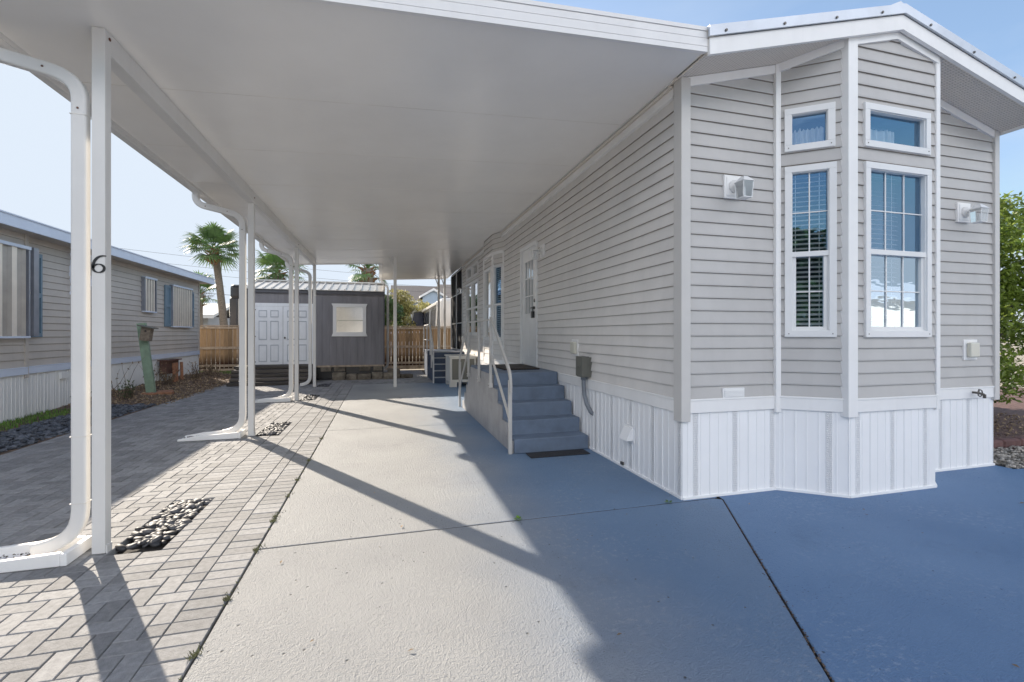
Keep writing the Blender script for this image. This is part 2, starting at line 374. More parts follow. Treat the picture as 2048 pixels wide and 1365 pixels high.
# ------------------------------------------------------------------ wall builders
def siding(root, A, B, z0, z1, base=.843, ex=.108, holes=(), mats='siding', clip=None, name='siding_wall', pr=.017):
    F, L = fit(A, B); mb = MB(F)
    us = sorted({0, L, *[h[0] for h in holes], *[h[1] for h in holes]}); us = [u for u in us if 0 <= u <= L]
    z = base + math.floor((z0 - base) / ex) * ex
    def inhole(u, zz): return any(h[0] < u < h[1] and h[2] < zz < h[3] for h in holes)
    while z < z1 - 1e-4:
        a, b = max(z, z0), min(z + ex, z1)
        zs = sorted({a, b, *[h[2] for h in holes if a < h[2] < b], *[h[3] for h in holes if a < h[3] < b]})
        o = lambda q: pr * (1 - (q - z) / ex) + .002 if (q - z) > .012 else pr + .002 - (.012 - (q - z)) * .25
        for u0, u1 in zip(us, us[1:]):
            for q0, q1 in zip(zs, zs[1:]):
                if inhole((u0 + u1) / 2, (q0 + q1) / 2): continue
                cuts = [q0] + ([z + .012] if q0 < z + .012 < q1 else []) + [q1]
                for c0, c1 in zip(cuts, cuts[1:]):
                    mb.face([(u0, o(c0), c0), (u1, o(c0), c0), (u1, o(c1), c1), (u0, o(c1), c1)])
            if a == z and not inhole((u0 + u1) / 2, z):
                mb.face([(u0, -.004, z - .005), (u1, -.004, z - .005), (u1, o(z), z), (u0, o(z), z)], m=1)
        z += ex
    return mb.build(name, [mats, 'siding_shade'], root, clip=clip, fixn=False)
def skirting(root, A, B, z0, z1, mats=('skirt', 'band'), phase=0., name='skirting', band=True, per=.40):
    F, L = fit(A, B); mb = MB(F)
    prof = [(0, 0), (.004, .005), (.05, .005), (.054, 0), (.075, 0), (.079, .004), (.087, .004), (.091, 0),
            (.165, 0), (.169, .007), (.179, .007), (.183, 0), (.255, 0), (.259, .004), (.267, .004), (.271, 0), (.345, 0), (.349, .004), (.357, .004), (.361, 0), (per, 0)]
    pts = []; u = -phase
    while u < L:
        for k, (pu, po) in enumerate(prof[:-1]):
            pts.append((u + pu, po, 1 if (band and k == 1) else 0))
        u += per
    pts = [p for p in pts if 0 < p[0] < L]; pts = [(0, 0, 0)] + pts + [(L, 0, 0)]
    for p, q in zip(pts, pts[1:]):
        mb.face([(p[0], p[1], z0), (q[0], q[1], z0), (q[0], q[1], z1), (p[0], p[1], z1)], m=p[2] if len(mats) > 1 else 0)
    o = mb.build(name, list(mats), root, fixn=False)
    t = MB(F); t.box(0, L, .0, .014, z0 - .0, z0 + .02); t.build('skirting_channel', mats[0], o)
    return o
def trimboard(root, A, B, z0, z1, off=.03, name='trim', m='whitetrim', ext=0., lip=True):
    F, L = fit(A, B); mb = MB(F)
    mb.box(-ext, L + ext, 0, off, z0, z1)
    if lip: mb.box(-ext, L + ext, 0, off + .006, z1 - .012, z1 + .004)
    return mb.build(name, m, root, bev=.003)
def window(root, F, u0, u1, z0, z1, kind='double', cols=2, blind=True, curtain=False, glass='glass', frame=.055, depth=.25, rail=None, interior='dark', shift=0., low_blind=True, hmunt=True, name='window'):
    """casing mesh with sash, panes, muntins, blind and recess as children"""
    c = MB(F); w = frame; e = .034
    c.box(u0, u1, 0, e, z1 - w, z1); c.box(u0, u1, 0, e, z0, z0 + w)
    c.box(u0, u0 + w, 0, e, z0 + w, z1 - w); c.box(u1 - w, u1, 0, e, z0 + w, z1 - w)
    c.box(u0 + w * .8, u1 - w * .8, -.03, e * .55, z0 + w * .8, z0 + w * 1.1); c.box(u0 + w * .8, u1 - w * .8, -.03, e * .55, z1 - w * 1.1, z1 - w * .8)
    c.box(u0 + w * .8, u0 + w * 1.1, -.03, e * .55, z0 + w * 1.1, z1 - w * 1.1); c.box(u1 - w * 1.1, u1 - w * .8, -.03, e * .55, z0 + w * 1.1, z1 - w * 1.1)
    win = c.build(name, 'white', root, bev=.0025)
    for uu in (u0 + .03, u1 - .03):
        sc = MB(F); sc.box(uu - .004, uu + .004, e, e + .003, z0 + .024, z0 + .032); sc.build('screw', 'screw', win)
    a0, a1, b0, b1 = u0 + w * 1.1, u1 - w * 1.1, z0 + w * 1.1, z1 - w * 1.1
    g = MB(F)
    if kind == 'double':
        zr = rail if rail else (z0 + z1) / 2
        s = MB(F); s.box(a0 - .01, a1 + .01, -.028, e * .7, zr - .022, zr + .022)
        sw = .03   # lower sash frame stands proud
        s.box(a0, a0 + sw, -.03, .006, b0, zr - .022); s.box(a1 - sw, a1, -.03, .006, b0, zr - .022)
        s.box(a0 + sw, a1 - sw, -.03, .006, b0, b0 + sw)
        s.build('sash', 'white', win, bev=.002)
        panes = [(a0, a1, zr + .022, b1), (a0 + sw, a1 - sw, b0 + sw, zr - .022)]
    else: panes = [(a0, a1, b0, b1)]
    mu = MB(F)
    for k, (p0, p1, q0, q1) in enumerate(panes):
        g.face([(p0, -.018, q0), (p1, -.018, q0), (p1, -.018, q1), (p0, -.018, q1)], m=1 if (k == 1 and cols == 3) else 0)
        for j in range(1, cols):
            uu = p0 + (p1 - p0) * j / cols; mu.box(uu - .0045, uu + .0045, -.017, -.009, q0, q1)
        if kind == 'double' and hmunt and cols > 1:
            zz = (q0 + q1) / 2; mu.box(p0, p1, -.0165, -.0085, zz - .0045, zz + .0045)
    g.build('pane', [glass, 'glass_low'], win, fixn=False)
    if cols > 1: mu.build('muntin', 'white', win)
    if blind:
        bl = MB(F); z = b1 - .02; be = a1 - (a1 - a0) * shift
        zlow = b0 if low_blind else (b0 + (b1 - b0) * .42)
        while z > zlow:
            bl.face([(a0, -.085, z + .003), (be, -.085, z + .003), (be, -.040, z - .016), (a0, -.040, z - .016)])
            bl.face([(a0, -.086, z + .0), (be, -.086, z + .0), (be, -.041, z - .019), (a0, -.041, z - .019)])
            z -= .042
        for uu in (a0 + .12 * (a1 - a0), a0 + .8 * (be - a0)): bl.box(uu - .002, uu + .002, -.044, -.042, zlow, b1)
        bl.build('blind', 'blind', win, fixn=False)
    if curtain:
        cu = MB(F); n = 60; ue = a1 - (a1 - a0) * shift; top = b1 - .10; pts = []
        for i in range(n + 1):
            t = i / n; uu = a0 + (ue - a0) * t
            pts.append((uu, -.085 + .018 * math.sin(t * 46 + 2 * math.sin(t * 9)) + .006 * math.sin(t * 113), top + .012 * math.sin(t * 50)))
        for p, q in zip(pts, pts[1:]):
            cu.face([(p[0], p[1], b0 - .02), (q[0], q[1], b0 - .02), (q[0], q[1], q[2]), (p[0], p[1], p[2])])
        cu.build('curtain', 'curtain', win, fixn=False, smooth=True)
    r = MB(F); d = -depth
    r.face([(a0 - .02, d, b0 - .02), (a1 + .02, d, b0 - .02), (a1 + .02, d, b1 + .02), (a0 - .02, d, b1 + .02)])
    for (p, q) in (((a0 - .02, b0 - .02), (a1 + .02, b0 - .02)), ((a1 + .02, b0 - .02), (a1 + .02, b1 + .02)), ((a1 + .02, b1 + .02), (a0 - .02, b1 + .02)), ((a0 - .02, b1 + .02), (a0 - .02, b0 - .02))):
        r.face([(p[0], 0, p[1]), (q[0], 0, q[1]), (q[0], d, q[1]), (p[0], d, p[1])])
    r.build('recess', interior, win, fixn=False)
    return win
def lantern(root, F, u, z, out=1):
    """coach lantern on a square block: plate, round canopy, arm, cage, glass"""
    p = MB(F); p.box(u - .095, u + .095, 0, .03, z - .10, z + .10); p.box(u - .075, u + .075, .03, .036, z - .08, z + .08)
    l = p.build('wall_lantern', 'whitetrim', root, bev=.003)
    c = MB(F); c.tube([(u, .03, z), (u, .05, z), (u, .062, z)], [.058, .055, .03], 16)
    c.tube([(u, .05, z), (u, .09, z + .01), (u, .12, z + .03), (u, .15, z + .035)], .012, 8)
    c.build('arm', 'alum', l, smooth=False)
    y0, y1 = .10, .20; h = .05
    k = MB(F)
    k.prism([], 2, 0, 0) if False else None
    zt, zb = z + .005, z - .125
    top = [(u - .058, y0 - .008, zt), (u + .058, y0 - .008, zt), (u + .058, y1 + .008, zt), (u - .058, y1 + .008, zt)]
    apex = [(u - .02, .13, zt + .045), (u + .02, .13, zt + .045), (u + .02, .17, zt + .045), (u - .02, .17, zt + .045)]
    for i in range(4): k.face([top[i], top[(i + 1) % 4], apex[(i + 1) % 4], apex[i]])
    k.face(apex); k.face(top)
    for du in (-.05, .05):
        for yy in (y0, y1): k.tube([(u + du, yy, zt), (u + du * .86, .15 + (yy - .15) * .86, zb)], .0045, 4)
    k.box(u - .045, u + .045, y0 + .005, y1 - .005, zb - .006, zb)
    k.build('cage', 'white', l)
    g = MB(F)
    q = [(-.05, y0), (.05, y0), (.05, y1), (-.05, y1)]
    for i in range(4):
        a, b = q[i], q[(i + 1) % 4]
        f = lambda a: (u + a[0] * .86, .15 + (a[1] - .15) * .86, zb)
        g.face([(u + a[0], a[1], zt), (u + b[0], b[1], zt), f(b), f(a)])
    g.build('lantern_glass', 'lampglass', l, fixn=False)
    b = MB(F); b.tube([(u, .15, zb), (u, .15, zb + .05), (u, .15, zb + .085)], [.013, .012, .010], 8); b.build('bulb', 'white', l)
    return l
def outlet(root, F, u, z):
    p = MB(F); p.box(u - .10, u + .10, 0, .022, z - .105, z + .105); o = p.build('outlet_plate', 'whitetrim', root, bev=.003)
    c = MB(F); c.box(u - .065, u + .075, .022, .062, z - .08, z + .075); c.build('outlet_cover', 'cover', o, bev=.014)

# ------------------------------------------------------------------ THE MOBILE HOME
XW, YF, XR, YB = 2.434, 3.37, 6.27, 17.0
SK0, SK1, BT = 0.0, .728, .843         # skirting, belt trim
AX = 4.355
SL = .272; ZA = 4.07
zsof = lambda x: ZA - SL * abs(x - AX)
home = thing('mobile_home', 'beige vinyl sided mobile home with bay windows, white skirting and low gabled roof', 'mobile home', (AX, 8, 0))
P1, P2, P3, P4 = (3.40, YF), (3.84, 3.03), (4.86, 3.03), (5.30, YF)
ln = math.sqrt(1 + SL * SL)
gclip = [((AX, 0, ZA), (-SL, 0, 1)), ((AX, 0, ZA), (SL, 0, 1))]
U2 = math.hypot(.44, .34)
# facade walls
winL = [(.068, .448, 3.012, 3.39), (.070, .458, 1.372, 2.878)]
winF = [(.137, .916, 3.01, 3.385), (.145, .926, 1.370, 2.880)]
def shrink(w, k=.02): return [(a + k, b - k, c + k, d - k) for a, b, c, d in w]
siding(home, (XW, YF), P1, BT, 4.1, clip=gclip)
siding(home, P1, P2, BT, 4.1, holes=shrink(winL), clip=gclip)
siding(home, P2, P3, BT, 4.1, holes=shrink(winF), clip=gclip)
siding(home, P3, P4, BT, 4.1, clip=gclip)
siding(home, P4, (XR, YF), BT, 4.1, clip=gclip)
siding(home, (XR, YF), (XR, YB), BT, 3.54)
siding(home, (XR, YB), (XW, YB), BT, 3.5)
for a, b, ph in (((XW, YF), P1, .30), (P1, P2, .02), (P2, P3, .34), (P3, P4, .1), (P4, (XR, YF), .25), ((XR, YF), (XR, YB), 0), ((XR, YB), (XW, YB), 0)):
    skirting(home, a, b, SK0, SK1, phase=ph); trimboard(home, a, b, SK1, BT, .022, 'belt_trim')
FL, LL = fit(P1, P2); FF, LF = fit(P2, P3)
window(home, FL, *winL[0], kind='fixed', cols=1, blind=False, curtain=True, interior='room')
window(home, FL, *winL[1], rail=2.10, cols=2, low_blind=True)
window(home, FF, *winF[0], kind='fixed', cols=1, blind=False, curtain=True, shift=.36, interior='room')
window(home, FF, *winF[1], rail=2.11, cols=3, shift=.36, interior='room')
# vertical trims on the facade
def vtrim(x, y, w, z0, z1, name='corner_trim', m='whitetrim', d=.03):
    t = MB(); t.box(x - w / 2, x + w / 2, y - d, y + d, z0, z1); return t.build(name, m, home, bev=.004)
vtrim(3.397, YF - .01, .055, .70, zsof(3.397) - .005)
vtrim(3.838, 3.035, .105, .69, zsof(3.838) - .005, d=.04)
vtrim(4.864, 3.04, .05, .71, zsof(4.864) - .005, d=.035)
vtrim(5.31, YF - .01, .05, .71, zsof(5.31) - .005)
c = MB(); c.box(XW - .036, XW + .055, YF - .036, YF + .075, .66, zsof(XW) + .0); c.build('corner_post', 'sidetrim', home, bev=.005)
c = MB(); c.box(XR - .035, XR + .036, YF - .036, YF + .06, .70, zsof(XR) + .0); c.build('corner_post', 'sidetrim', home, bev=.005)
# frieze boards under the soffit
def frieze(A, B, h=.075):
    F, L = fit(A, B); mb = MB(F); xa, xb = A[0], B[0]
    br = [0.] + ([(AX - xa) / (xb - xa) * L] if xa < AX < xb else []) + [L]
    for u0, u1 in zip(br, br[1:]):
        za, zb = zsof(xa + (xb - xa) * u0 / L) - .004, zsof(xa + (xb - xa) * u1 / L) - .004
        for pts in ([(u0, .03, za - h), (u1, .03, zb - h), (u1, .03, zb), (u0, .03, za)], [(u0, 0, za - h), (u1, 0, zb - h), (u1, .03, zb - h), (u0, .03, za - h)]): mb.face(pts)
    mb.build('frieze_trim', 'whitetrim', home, fixn=False)
for a, b in (((XW, YF), P1), (P1, P2), (P2, P3), (P3, P4), (P4, (XR, YF))): frieze(a, b)
# roof, soffit, barge boards
YO = 2.955
XE0, XE1 = 2.375, 6.335
zr = lambda x: zsof(x) + .15
def slab(x0, x1, f0, f1, y0, y1, mb):
    mb.prism([(x0, f0(x0)), (x1, f0(x1)), (x1, f1(x1)), (x0, f1(x0))], 1, y0, y1)
mb = MB()
for x0, x1 in ((XE0, AX), (AX, XE1)): slab(x0, x1, lambda x: zsof(x), lambda x: zsof(x) + .012, YO + .03, YF + .12, mb)
sf = mb.build('soffit', 'soffit', home, fixn=True)
mb = MB()
for x0, x1 in ((XE0, AX), (AX, XE1)): slab(x0, x1, lambda x: zsof(x) - .025, lambda x: zsof(x) + .10, YO, YO + .03, mb)
mb.box(XE1 - .02, XE1 + .005, YO + .03, YB + .1, zsof(XE1) - .02, zsof(XE1) + .10)
mb.build('barge_board', 'whitetrim', home)
mb = MB()
for x0, x1 in ((XE0 - .02, AX), (AX, XE1 + .03)):
    slab(x0, x1, lambda x: zsof(x) + .105, lambda x: zsof(x) + .185, YO - .022, YO - .004, mb)
    slab(x0, x1, lambda x: zsof(x) + .165, lambda x: zsof(x) + .187, YO - .003, YB + .15, mb)
rf = mb.build('roof', 'metalroof', home)
mb = MB()
y = YO - .03
for sgn in (-1, 1):
    mb.prism([(AX, ZA + .205), (AX + sgn * .16, zsof(AX + .16) + .188), (AX + sgn * .16, zsof(AX + .16) + .2), (AX, ZA + .235)], 1, YO + .02, YB + .1)
mb.build('ridge_cap', 'metalroof', rf)
for x in (2.5, 3.05, 3.58, 4.08, 4.65, 5.2, 5.75, 6.15):
    mb = MB(); mb.tube([(x, YO - .021, zsof(x) + .13), (x, YO - .03, zsof(x) + .13)], .011, 8); mb.build('screw', 'screw', rf)
# long side wall
B1, B2, B3, B4 = (XW, 11.0), (2.29, 10.60), (2.29, 9.72), (XW, 9.315)
ZS = 3.545
side_u = lambda y: 9.315 - y           # u on wall B4 -> front corner
door = (side_u(8.06), side_u(7.13), .86, 2.93)
siding(home, B4, (XW, YF), BT, ZS, mats='siding_lightened', holes=[(door[0] + .02, door[1] - .02, .80, door[3] - .02)])
farw = [(11.0 + 0, 0, 0, 0)]
FS, LS = fit((XW, YB - 2.53), B1)      # y from 14.47 to 11.0
ufs = lambda y: 14.47 - y
hw = [(ufs(13.75), ufs(12.86), 1.35, 2.85), (ufs(12.84), ufs(11.95), 1.35, 2.85), (ufs(13.75), ufs(12.86), 2.97, 3.33), (ufs(12.84), ufs(11.95), 2.97, 3.33)]
siding(home, (XW, 14.47), B1, BT, ZS, mats='siding_lightened', holes=shrink(hw))
for w in hw[:2]: window(home, FS, *w, rail=2.12, cols=1, glass='glass_dim', blind=False)
for w in hw[2:]: window(home, FS, *w, kind='fixed', cols=1, glass='glass_dim', blind=False)
wb = math.hypot(B4[0] - B3[0], B3[1] - B4[1])
siding(home, B1, B2, BT, ZS, mats='siding_lightened')
siding(home, B2, B3, BT, ZS, mats='siding_lightened', holes=[(.10, .80, 1.27, 2.84)])
siding(home, B3, B4, BT, ZS, mats='siding_lightened', holes=[(.06, wb - .05, 1.27, 2.84)])
FB, _ = fit(B2, B3); window(home, FB, .08, .82, 1.25, 2.86, rail=2.02, cols=1, glass='glass_dim', blind=False)
FB2, _ = fit(B3, B4); window(home, FB2, .04, wb - .03, 1.25, 2.86, rail=2.02, cols=1, glass='glass', blind=True, frame=.045)
for (x, y) in (B1, B2, B3, B4):
    t = MB(); t.box(x - .03, x + .02, y - .03, y + .03, .74, 3.13); t.build('corner_trim', 'whitetrim', home, bev=.003)
for a, b in ((B1, B2), (B2, B3), (B3, B4)):
    F, L = fit(a, b); mb = MB(F); mb.box(0, L, 0, .035, 3.09, 3.15); mb.build('bay_top_trim', 'whitetrim', home)
for a, b, ph in (((XW, YB), B1, 0), (B1, B2, 0), (B2, B3, .2), (B3, B4, .1), (B4, (XW, YF), .12)):
    skirting(home, a, b, SK0, SK1, phase=ph); trimboard(home, a, b, SK1, BT, .022, 'belt_trim')
mb = MB(); mb.box(XW - .03, XW, YF + .09, 14.4, 3.44, 3.53); mb.box(XW - .042, XW, YF + .09, 14.4, 3.43, 3.445); mb.build('frieze_trim', 'whitetrim', home)
mb = MB()
for i in range(1): mb.box(XW - .055, XW - .031, YF + .09, 14.4, 3.505, 3.53)
mb.build('drip_trim', 'soffit', home)
# screened porch end
mb = MB(); mb.box(XW + .002, XW + .02, 14.47, YB, .86, ZS); sw = mb.build('porch_screen', 'screen', home)
mb = MB()
for y in (14.5, 15.72, 16.97): mb.box(XW - .03, XW + .001, y - .016, y + .016, .86, 3.5)
for z in (.88, 1.75, 2.72, 3.48): mb.box(XW - .027, XW + .0005, 14.52, 16.95, z - .012, z + .012)
mb.build('porch_frame', 'white', home)
# side door
FD, _ = fit(B4, (XW, YF)); u0, u1, z0, z1 = door
c = MB(FD); w = .06
c.box(u0, u0 + w, 0, .035, z0, z1); c.box(u1 - w, u1, 0, .035, z0, z1); c.box(u0 + w, u1 - w, 0, .035, z1 - w, z1)
dr = c.build('door', 'white', home, bev=.003)
d0, d1 = u0 + w, u1 - w; dw = d1 - d0
gl = (d0 + .17, d1 - .17, 1.74, 2.66)
lf = MB(FD)
lf.box(d0, gl[0], -.03, .004, z0, z1 - w); lf.box(gl[1], d1, -.03, .004, z0, z1 - w)
lf.box(gl[0], gl[1], -.03, .004, gl[3], z1 - w); lf.box(gl[0], gl[1], -.03, .004, z0, gl[2])
for k in (0, 1):
    a = d0 + .12 + k * (dw / 2 - .06); lf.box(a, a + dw / 2 - .18, .004, .010, 1.0, 1.58)
lf.build('door_leaf', 'white', dr, bev=.004)
g = MB(FD); g.face([(gl[0], -.012, gl[2]), (gl[1], -.012, gl[2]), (gl[1], -.012, gl[3]), (gl[0], -.012, gl[3])]); g.build('door_glass', 'glass_dim', dr, fixn=False)
m_ = MB(FD)
for k in range(4):
    a = gl[0] + (gl[1] - gl[0]) * k / 3; m_.box(a - .010, a + .010, -.011, .012, gl[2], gl[3])
    zz = gl[2] + (gl[3] - gl[2]) * k / 3; m_.box(gl[0], gl[1], -.010, .0115, zz - .010, zz + .010)
m_.build('door_muntin', 'white', dr)
r = MB(FD); r.face([(gl[0] - .05, -.2, gl[2] - .05), (gl[1] + .05, -.2, gl[2] - .05), (gl[1] + .05, -.2, gl[3] + .05), (gl[0] - .05, -.2, gl[3] + .05)]); r.build('recess', 'dark', dr, fixn=False)
h = MB(FD); hx = d1 - .07
h.tube([(hx, .004, 1.95), (hx, .03, 1.95)], .03, 12); h.tube([(hx, .004, 1.83), (hx, .05, 1.83)], .022, 12)
h.tube([(hx, .05, 1.83), (hx - .10, .055, 1.83)], .010, 8); h.build('door_handle', 'screw', dr)
h = MB(FD); h.box(hx - .035, hx + .035, .03, .075, 1.66, 1.77); h.tube([(hx - .02, .05, 1.77), (hx - .02, .05, 1.82), (hx, .05, 1.84), (hx + .02, .05, 1.82), (hx + .02, .05, 1.77)], .005, 6); h.build('key_lockbox', 'black', dr, bev=.006)
fs = lambda y: 9.315 - y
lantern(home, FD, fs(6.87), 2.70)
outlet(home, FD, fs(5.60), 1.22)
FS2, _ = fit((XW, 14.47), B1); lantern(home, FS2, ufs(14.25), 2.77)
# facade fittings
FA, _ = fit((XW, YF), P1); FR, _ = fit(P4, (XR, YF))
lantern(home, FA, 2.925 - XW, 2.67); lantern(home, FR, 5.775 - 5.30, 2.65); outlet(home, FR, 5.885 - 5.30, 1.235)
v = MB(FA); v.box(.385, .61, 0, .024, .835, .93); v.box(.40, .595, .024, .030, .85, .915)
for k in range(5): v.box(.41, .585, .030, .034, .857 + k * .011, .861 + k * .011)
v.build('weep_vent', 'white', home, bev=.002)
s = MB(FR); u = 5.913 - 5.30
s.tube([(u, .02, .79), (u, .07, .79), (u + .02, .11, .775)], .012, 8); s.tube([(u + .02, .11, .78), (u + .02, .11, .74)], .014, 8)
s.tube([(u + .0, .075, .79), (u + .0, .075, .83)], .006, 6)
for k in range(8):
    a = k * math.pi / 4; b_ = a + math.pi / 4
    s.tube([(u + .035 * math.cos(a), .085, .79 + .035 * math.sin(a)), (u + .035 * math.cos(b_), .085, .79 + .035 * math.sin(b_))], .006, 6)
s.build('hose_spigot', 'screw', home)
# side meter box, conduit, vent hood
e = MB(FD); ue = fs(5.20); e.box(ue - .085, ue + .085, 0, .13, .875, 1.115); e.box(ue - .095, ue + .095, .045, .14, .885, 1.125); e.box(ue - .02, ue + .02, .14, .15, .99, 1.02)
eb = e.build('meter_box', 'elec', home, bev=.012)
e = MB(FD); e.tube([(ue - .01, .07, .90), (ue - .01, .07, .78), (ue + .0, .065, .66), (ue + .03, .05, .55), (ue + .08, .02, .46), (ue + .12, .005, .44)], .026, 10)
e.tube([(ue - .01, .07, .90), (ue - .01, .07, .84)], .036, 10); e.build('conduit', 'conduit', eb, smooth=True)
v = MB(FD); uv = fs(4.22); v.box(uv - .10, uv + .10, .009, .016, .30, .47)
v.prism([(.016, .45), (.03, .45), (.09, .33), (.09, .325), (.016, .325)], 0, uv - .075, uv + .075); v.build('vent_hood', 'skirt', home)
for y, z in ((4.35, .03), (6.0, .05)): v = MB(FD); v.box(fs(y) - .03, fs(y) + .02, .014, .03, z, z + .03); v.build('skirting_clip', 'screw', home)

# ------------------------------------------------------------------ CARPORT
cp = thing('carport', 'white aluminium carport roof on slim square posts with gutter, marked 6', 'carport', (-1.74, 3.56, 0))
zc = lambda x: 3.555 + .050 * (x - 2.40)
XG = -2.34; XC1 = 2.372; YC0 = 2.985; YC1 = 13.9; XS = -.02; YC2 = 18.0
mb = MB()
def pan(x0, x1, y0, y1):
    mb.prism([(x0, zc(x0)), (x1, zc(x1)), (x1, zc(x1) + .075), (x0, zc(x0) + .075)], 1, y0, y1)
y = YC0 + .02; first = True
ys = [YC0 + .02] + [4.29 + 1.22 * k for k in range(8)] + [YC1]
for a, b in zip(ys, ys[1:]): pan(XG, XC1, a + .0015, b - .0015)
ys = [YC1 + .61 * k for k in range(7)] + [YC2]
for a, b in zip(ys, ys[1:]): pan(XS, XC1, a + .0015, b - .0015)
rp = mb.build('roof_pan', 'ceiling', cp)
mb = MB()
for y in [4.29 + 1.22 * k for k in range(8)]: mb.prism([(XG, zc(XG) - .002), (XC1, zc(XC1) - .002), (XC1, zc(XC1) + .01), (XG, zc(XG) + .01)], 1, y - .0035, y + .0035)
for y in [YC1 + .61 * k for k in range(1, 7)]: mb.prism([(XS, zc(XS) - .002), (XC1, zc(XC1) - .002), (XC1, zc(XC1) + .01), (XS, zc(XS) + .01)], 1, y - .003, y + .003)
mb.build('seam', 'seam', rp)
# stepped front fascia
mb = MB(); x0, x1 = XG - .12, XC1 - .005
for d0_, d1_, o_ in ((-.020, .018, .012), (.018, .022, .004), (.022, .080, .012), (.080, .084, .004), (.084, .132, .012), (.132, .136, .004), (.136, .165, .018)):
    mb.prism([(x0, zc(x0) + d0_), (x1, zc(x1) + d0_), (x1, zc(x1) + d1_), (x0, zc(x0) + d1_)], 1, YC0 - o_, YC0 + .018)
mb.build('front_fascia', 'fascia', cp)
mb = MB()
mb.box(XS - .10, XS - .0, YC1 + .02, YC2, zc(XS) - .03, zc(XS) + .12); mb.prism([(XG, zc(XG) - .02), (XS - .1, zc(XS) - .02), (XS - .1, zc(XS) + .1), (XG, zc(XG) + .1)], 1, YC1 + .001, YC1 + .02)
mb.prism([(XS, zc(XS) - .02), (XC1, zc(XC1) - .02), (XC1, zc(XC1) + .1), (XS, zc(XS) + .1)], 1, YC2 + .001, YC2 + .02)
mb.build('rear_fascia', 'fascia', cp)
# wall side hanger rail
mb = MB(); mb.box(XC1, XC1 + .04, YF + .05, YC2, zc(XC1) - .012, zc(XC1) + .07); mb.build('hanger_rail', 'alum', cp)
# gutter
zg = zc(XG)
mb = MB()
mb.box(XG - .012, XG - .001, YC0 + .02, YC1 + .02, zg - .035, zg + .09)
mb.prism([(XG - .001, zg - .02), (XG - .012, zg - .035), (XG - .03, zg - .045), (XG - .095, zg - .045), (XG - .125, zg + .0), (XG - .125, zg + .09), (XG - .118, zg + .09), (XG - .118, zg + .0), (XG - .09, zg - .038), (XG - .012, zg - .038)], 1, YC0 + .02, YC1 + .02)
gt = mb.build('gutter', 'alum', cp)
# beam
mb = MB(); mb.box(-1.773, -1.703, 3.602, 13.12, 3.205, zc(-1.77) - .001); mb.box(-1.785, -1.691, 3.602, 13.12, 3.195, 3.207); mb.build('beam', 'alum', cp, bev=.003)
POSTS = [3.565, 7.08, 10.54, 13.05]
for i, y in enumerate(POSTS):
    mb = MB(); top = (zc(-1.77) - .001) if i == 0 else (3.194 if i < 3 else zc(-1.77) - .002)
    if i == 3: y = 13.16
    mb.box(-1.774, -1.702, y - .036, y + .036, 0.003, top); po = mb.build('post', 'alum', cp, bev=.004)
    mb = MB(); mb.box(-1.701, -1.694, y - .028, y + .028, 0.0, .05); mb.build('bracket', 'alum', po)
    mb = MB(); mb.blob((-1.699, (y + .012) if i == 0 else y - .0, 3.30 if i == 0 else 3.27), .006, .014, .013, sub=1)
    if i < 3: mb.build('rust_spot', 'rust', po)
for (x, y) in ((.31, 12.56), (2.0, 17.3), (2.23, 17.35)):
    mb = MB(); mb.box(x - .04, x + .04, y - .04, y + .04, .0, zc(x) - .001); po = mb.build('post', 'alum', cp, bev=.004)
    mb = MB(); mb.tube([(x - .02, y, zc(x) - .35), (x - .14, y + .02, zc(x) - .02)], .018, 6); mb.build('bracket', 'alum', po)
def rsect(w, h, ribs=True):
    out = []; 
    for sx, sy in ((1, 1), (-1, 1), (-1, -1), (1, -1)):
        cx, cy = sx * (w / 2 - .014), sy * (h / 2 - .014); a0 = {(1, 1): 0, (-1, 1): 90, (-1, -1): 180, (1, -1): 270}[(sx, sy)]
        for k in range(4):
            a = R(a0 + k * 30); out.append((cx + .014 * math.cos(a), cy + .014 * math.sin(a)))
    return out
def arc(p0, p1, p2, n=7):
    return [tuple((1 - t) ** 2 * a + 2 * t * (1 - t) * b + t * t * c for a, b, c in zip(p0, p1, p2)) for t in [k / n for k in range(n + 1)]]
def downspout(y, xg, xp, zt, zb, dirx=1):
    sg = dirx
    path = [(xg, y, zt), (xg, y, zt - .03)] + arc((xg, y, zt - .04), (xg, y, zt - .14), (xg + sg * .10, y, zt - .165)) + \
        arc((xp - sg * .14, y, zt - .235), (xp, y, zt - .275), (xp, y, zt - .40)) + [(xp, y, zt - .9), (xp, y, zb + .28)] + arc((xp, y, zb + .26), (xp, y, zb + .07), (xp - sg * .20, y, zb + .035)) + [(xp - sg * .24, y, zb + .03)]
    mb = MB(); mb.tube(path, 1., sect=rsect(.082, .062)); d = mb.build('downspout', 'alum', cp, smooth=False, bev=0)
    for pl in d.data.polygons: pl.use_smooth = False
    for zz in (zb + .30, zb + .72, zt - .50): m2 = MB(); m2.box(xp - .043, xp + .043, y - .033, y + .033, zz, zz + .005); m2.build('joint_collar', 'seam', d)
    for (px_, pz_) in ((xp, zt - .46), (xp - sg * .18, zt - .225), (xg + sg * .12, zt - .175)): m2 = MB(); m2.tube([(px_, y - .029, pz_), (px_, y - .035, pz_)], .007, 6); m2.build('rivet', 'rust', d)
    return d
for y in (3.56, 7.08, 10.54, 13.16): downspout(y, XG - .065, -1.845, zg - .04, .03)
downspout(17.25, XS - .05, .17, zc(XS) - .03, .10)
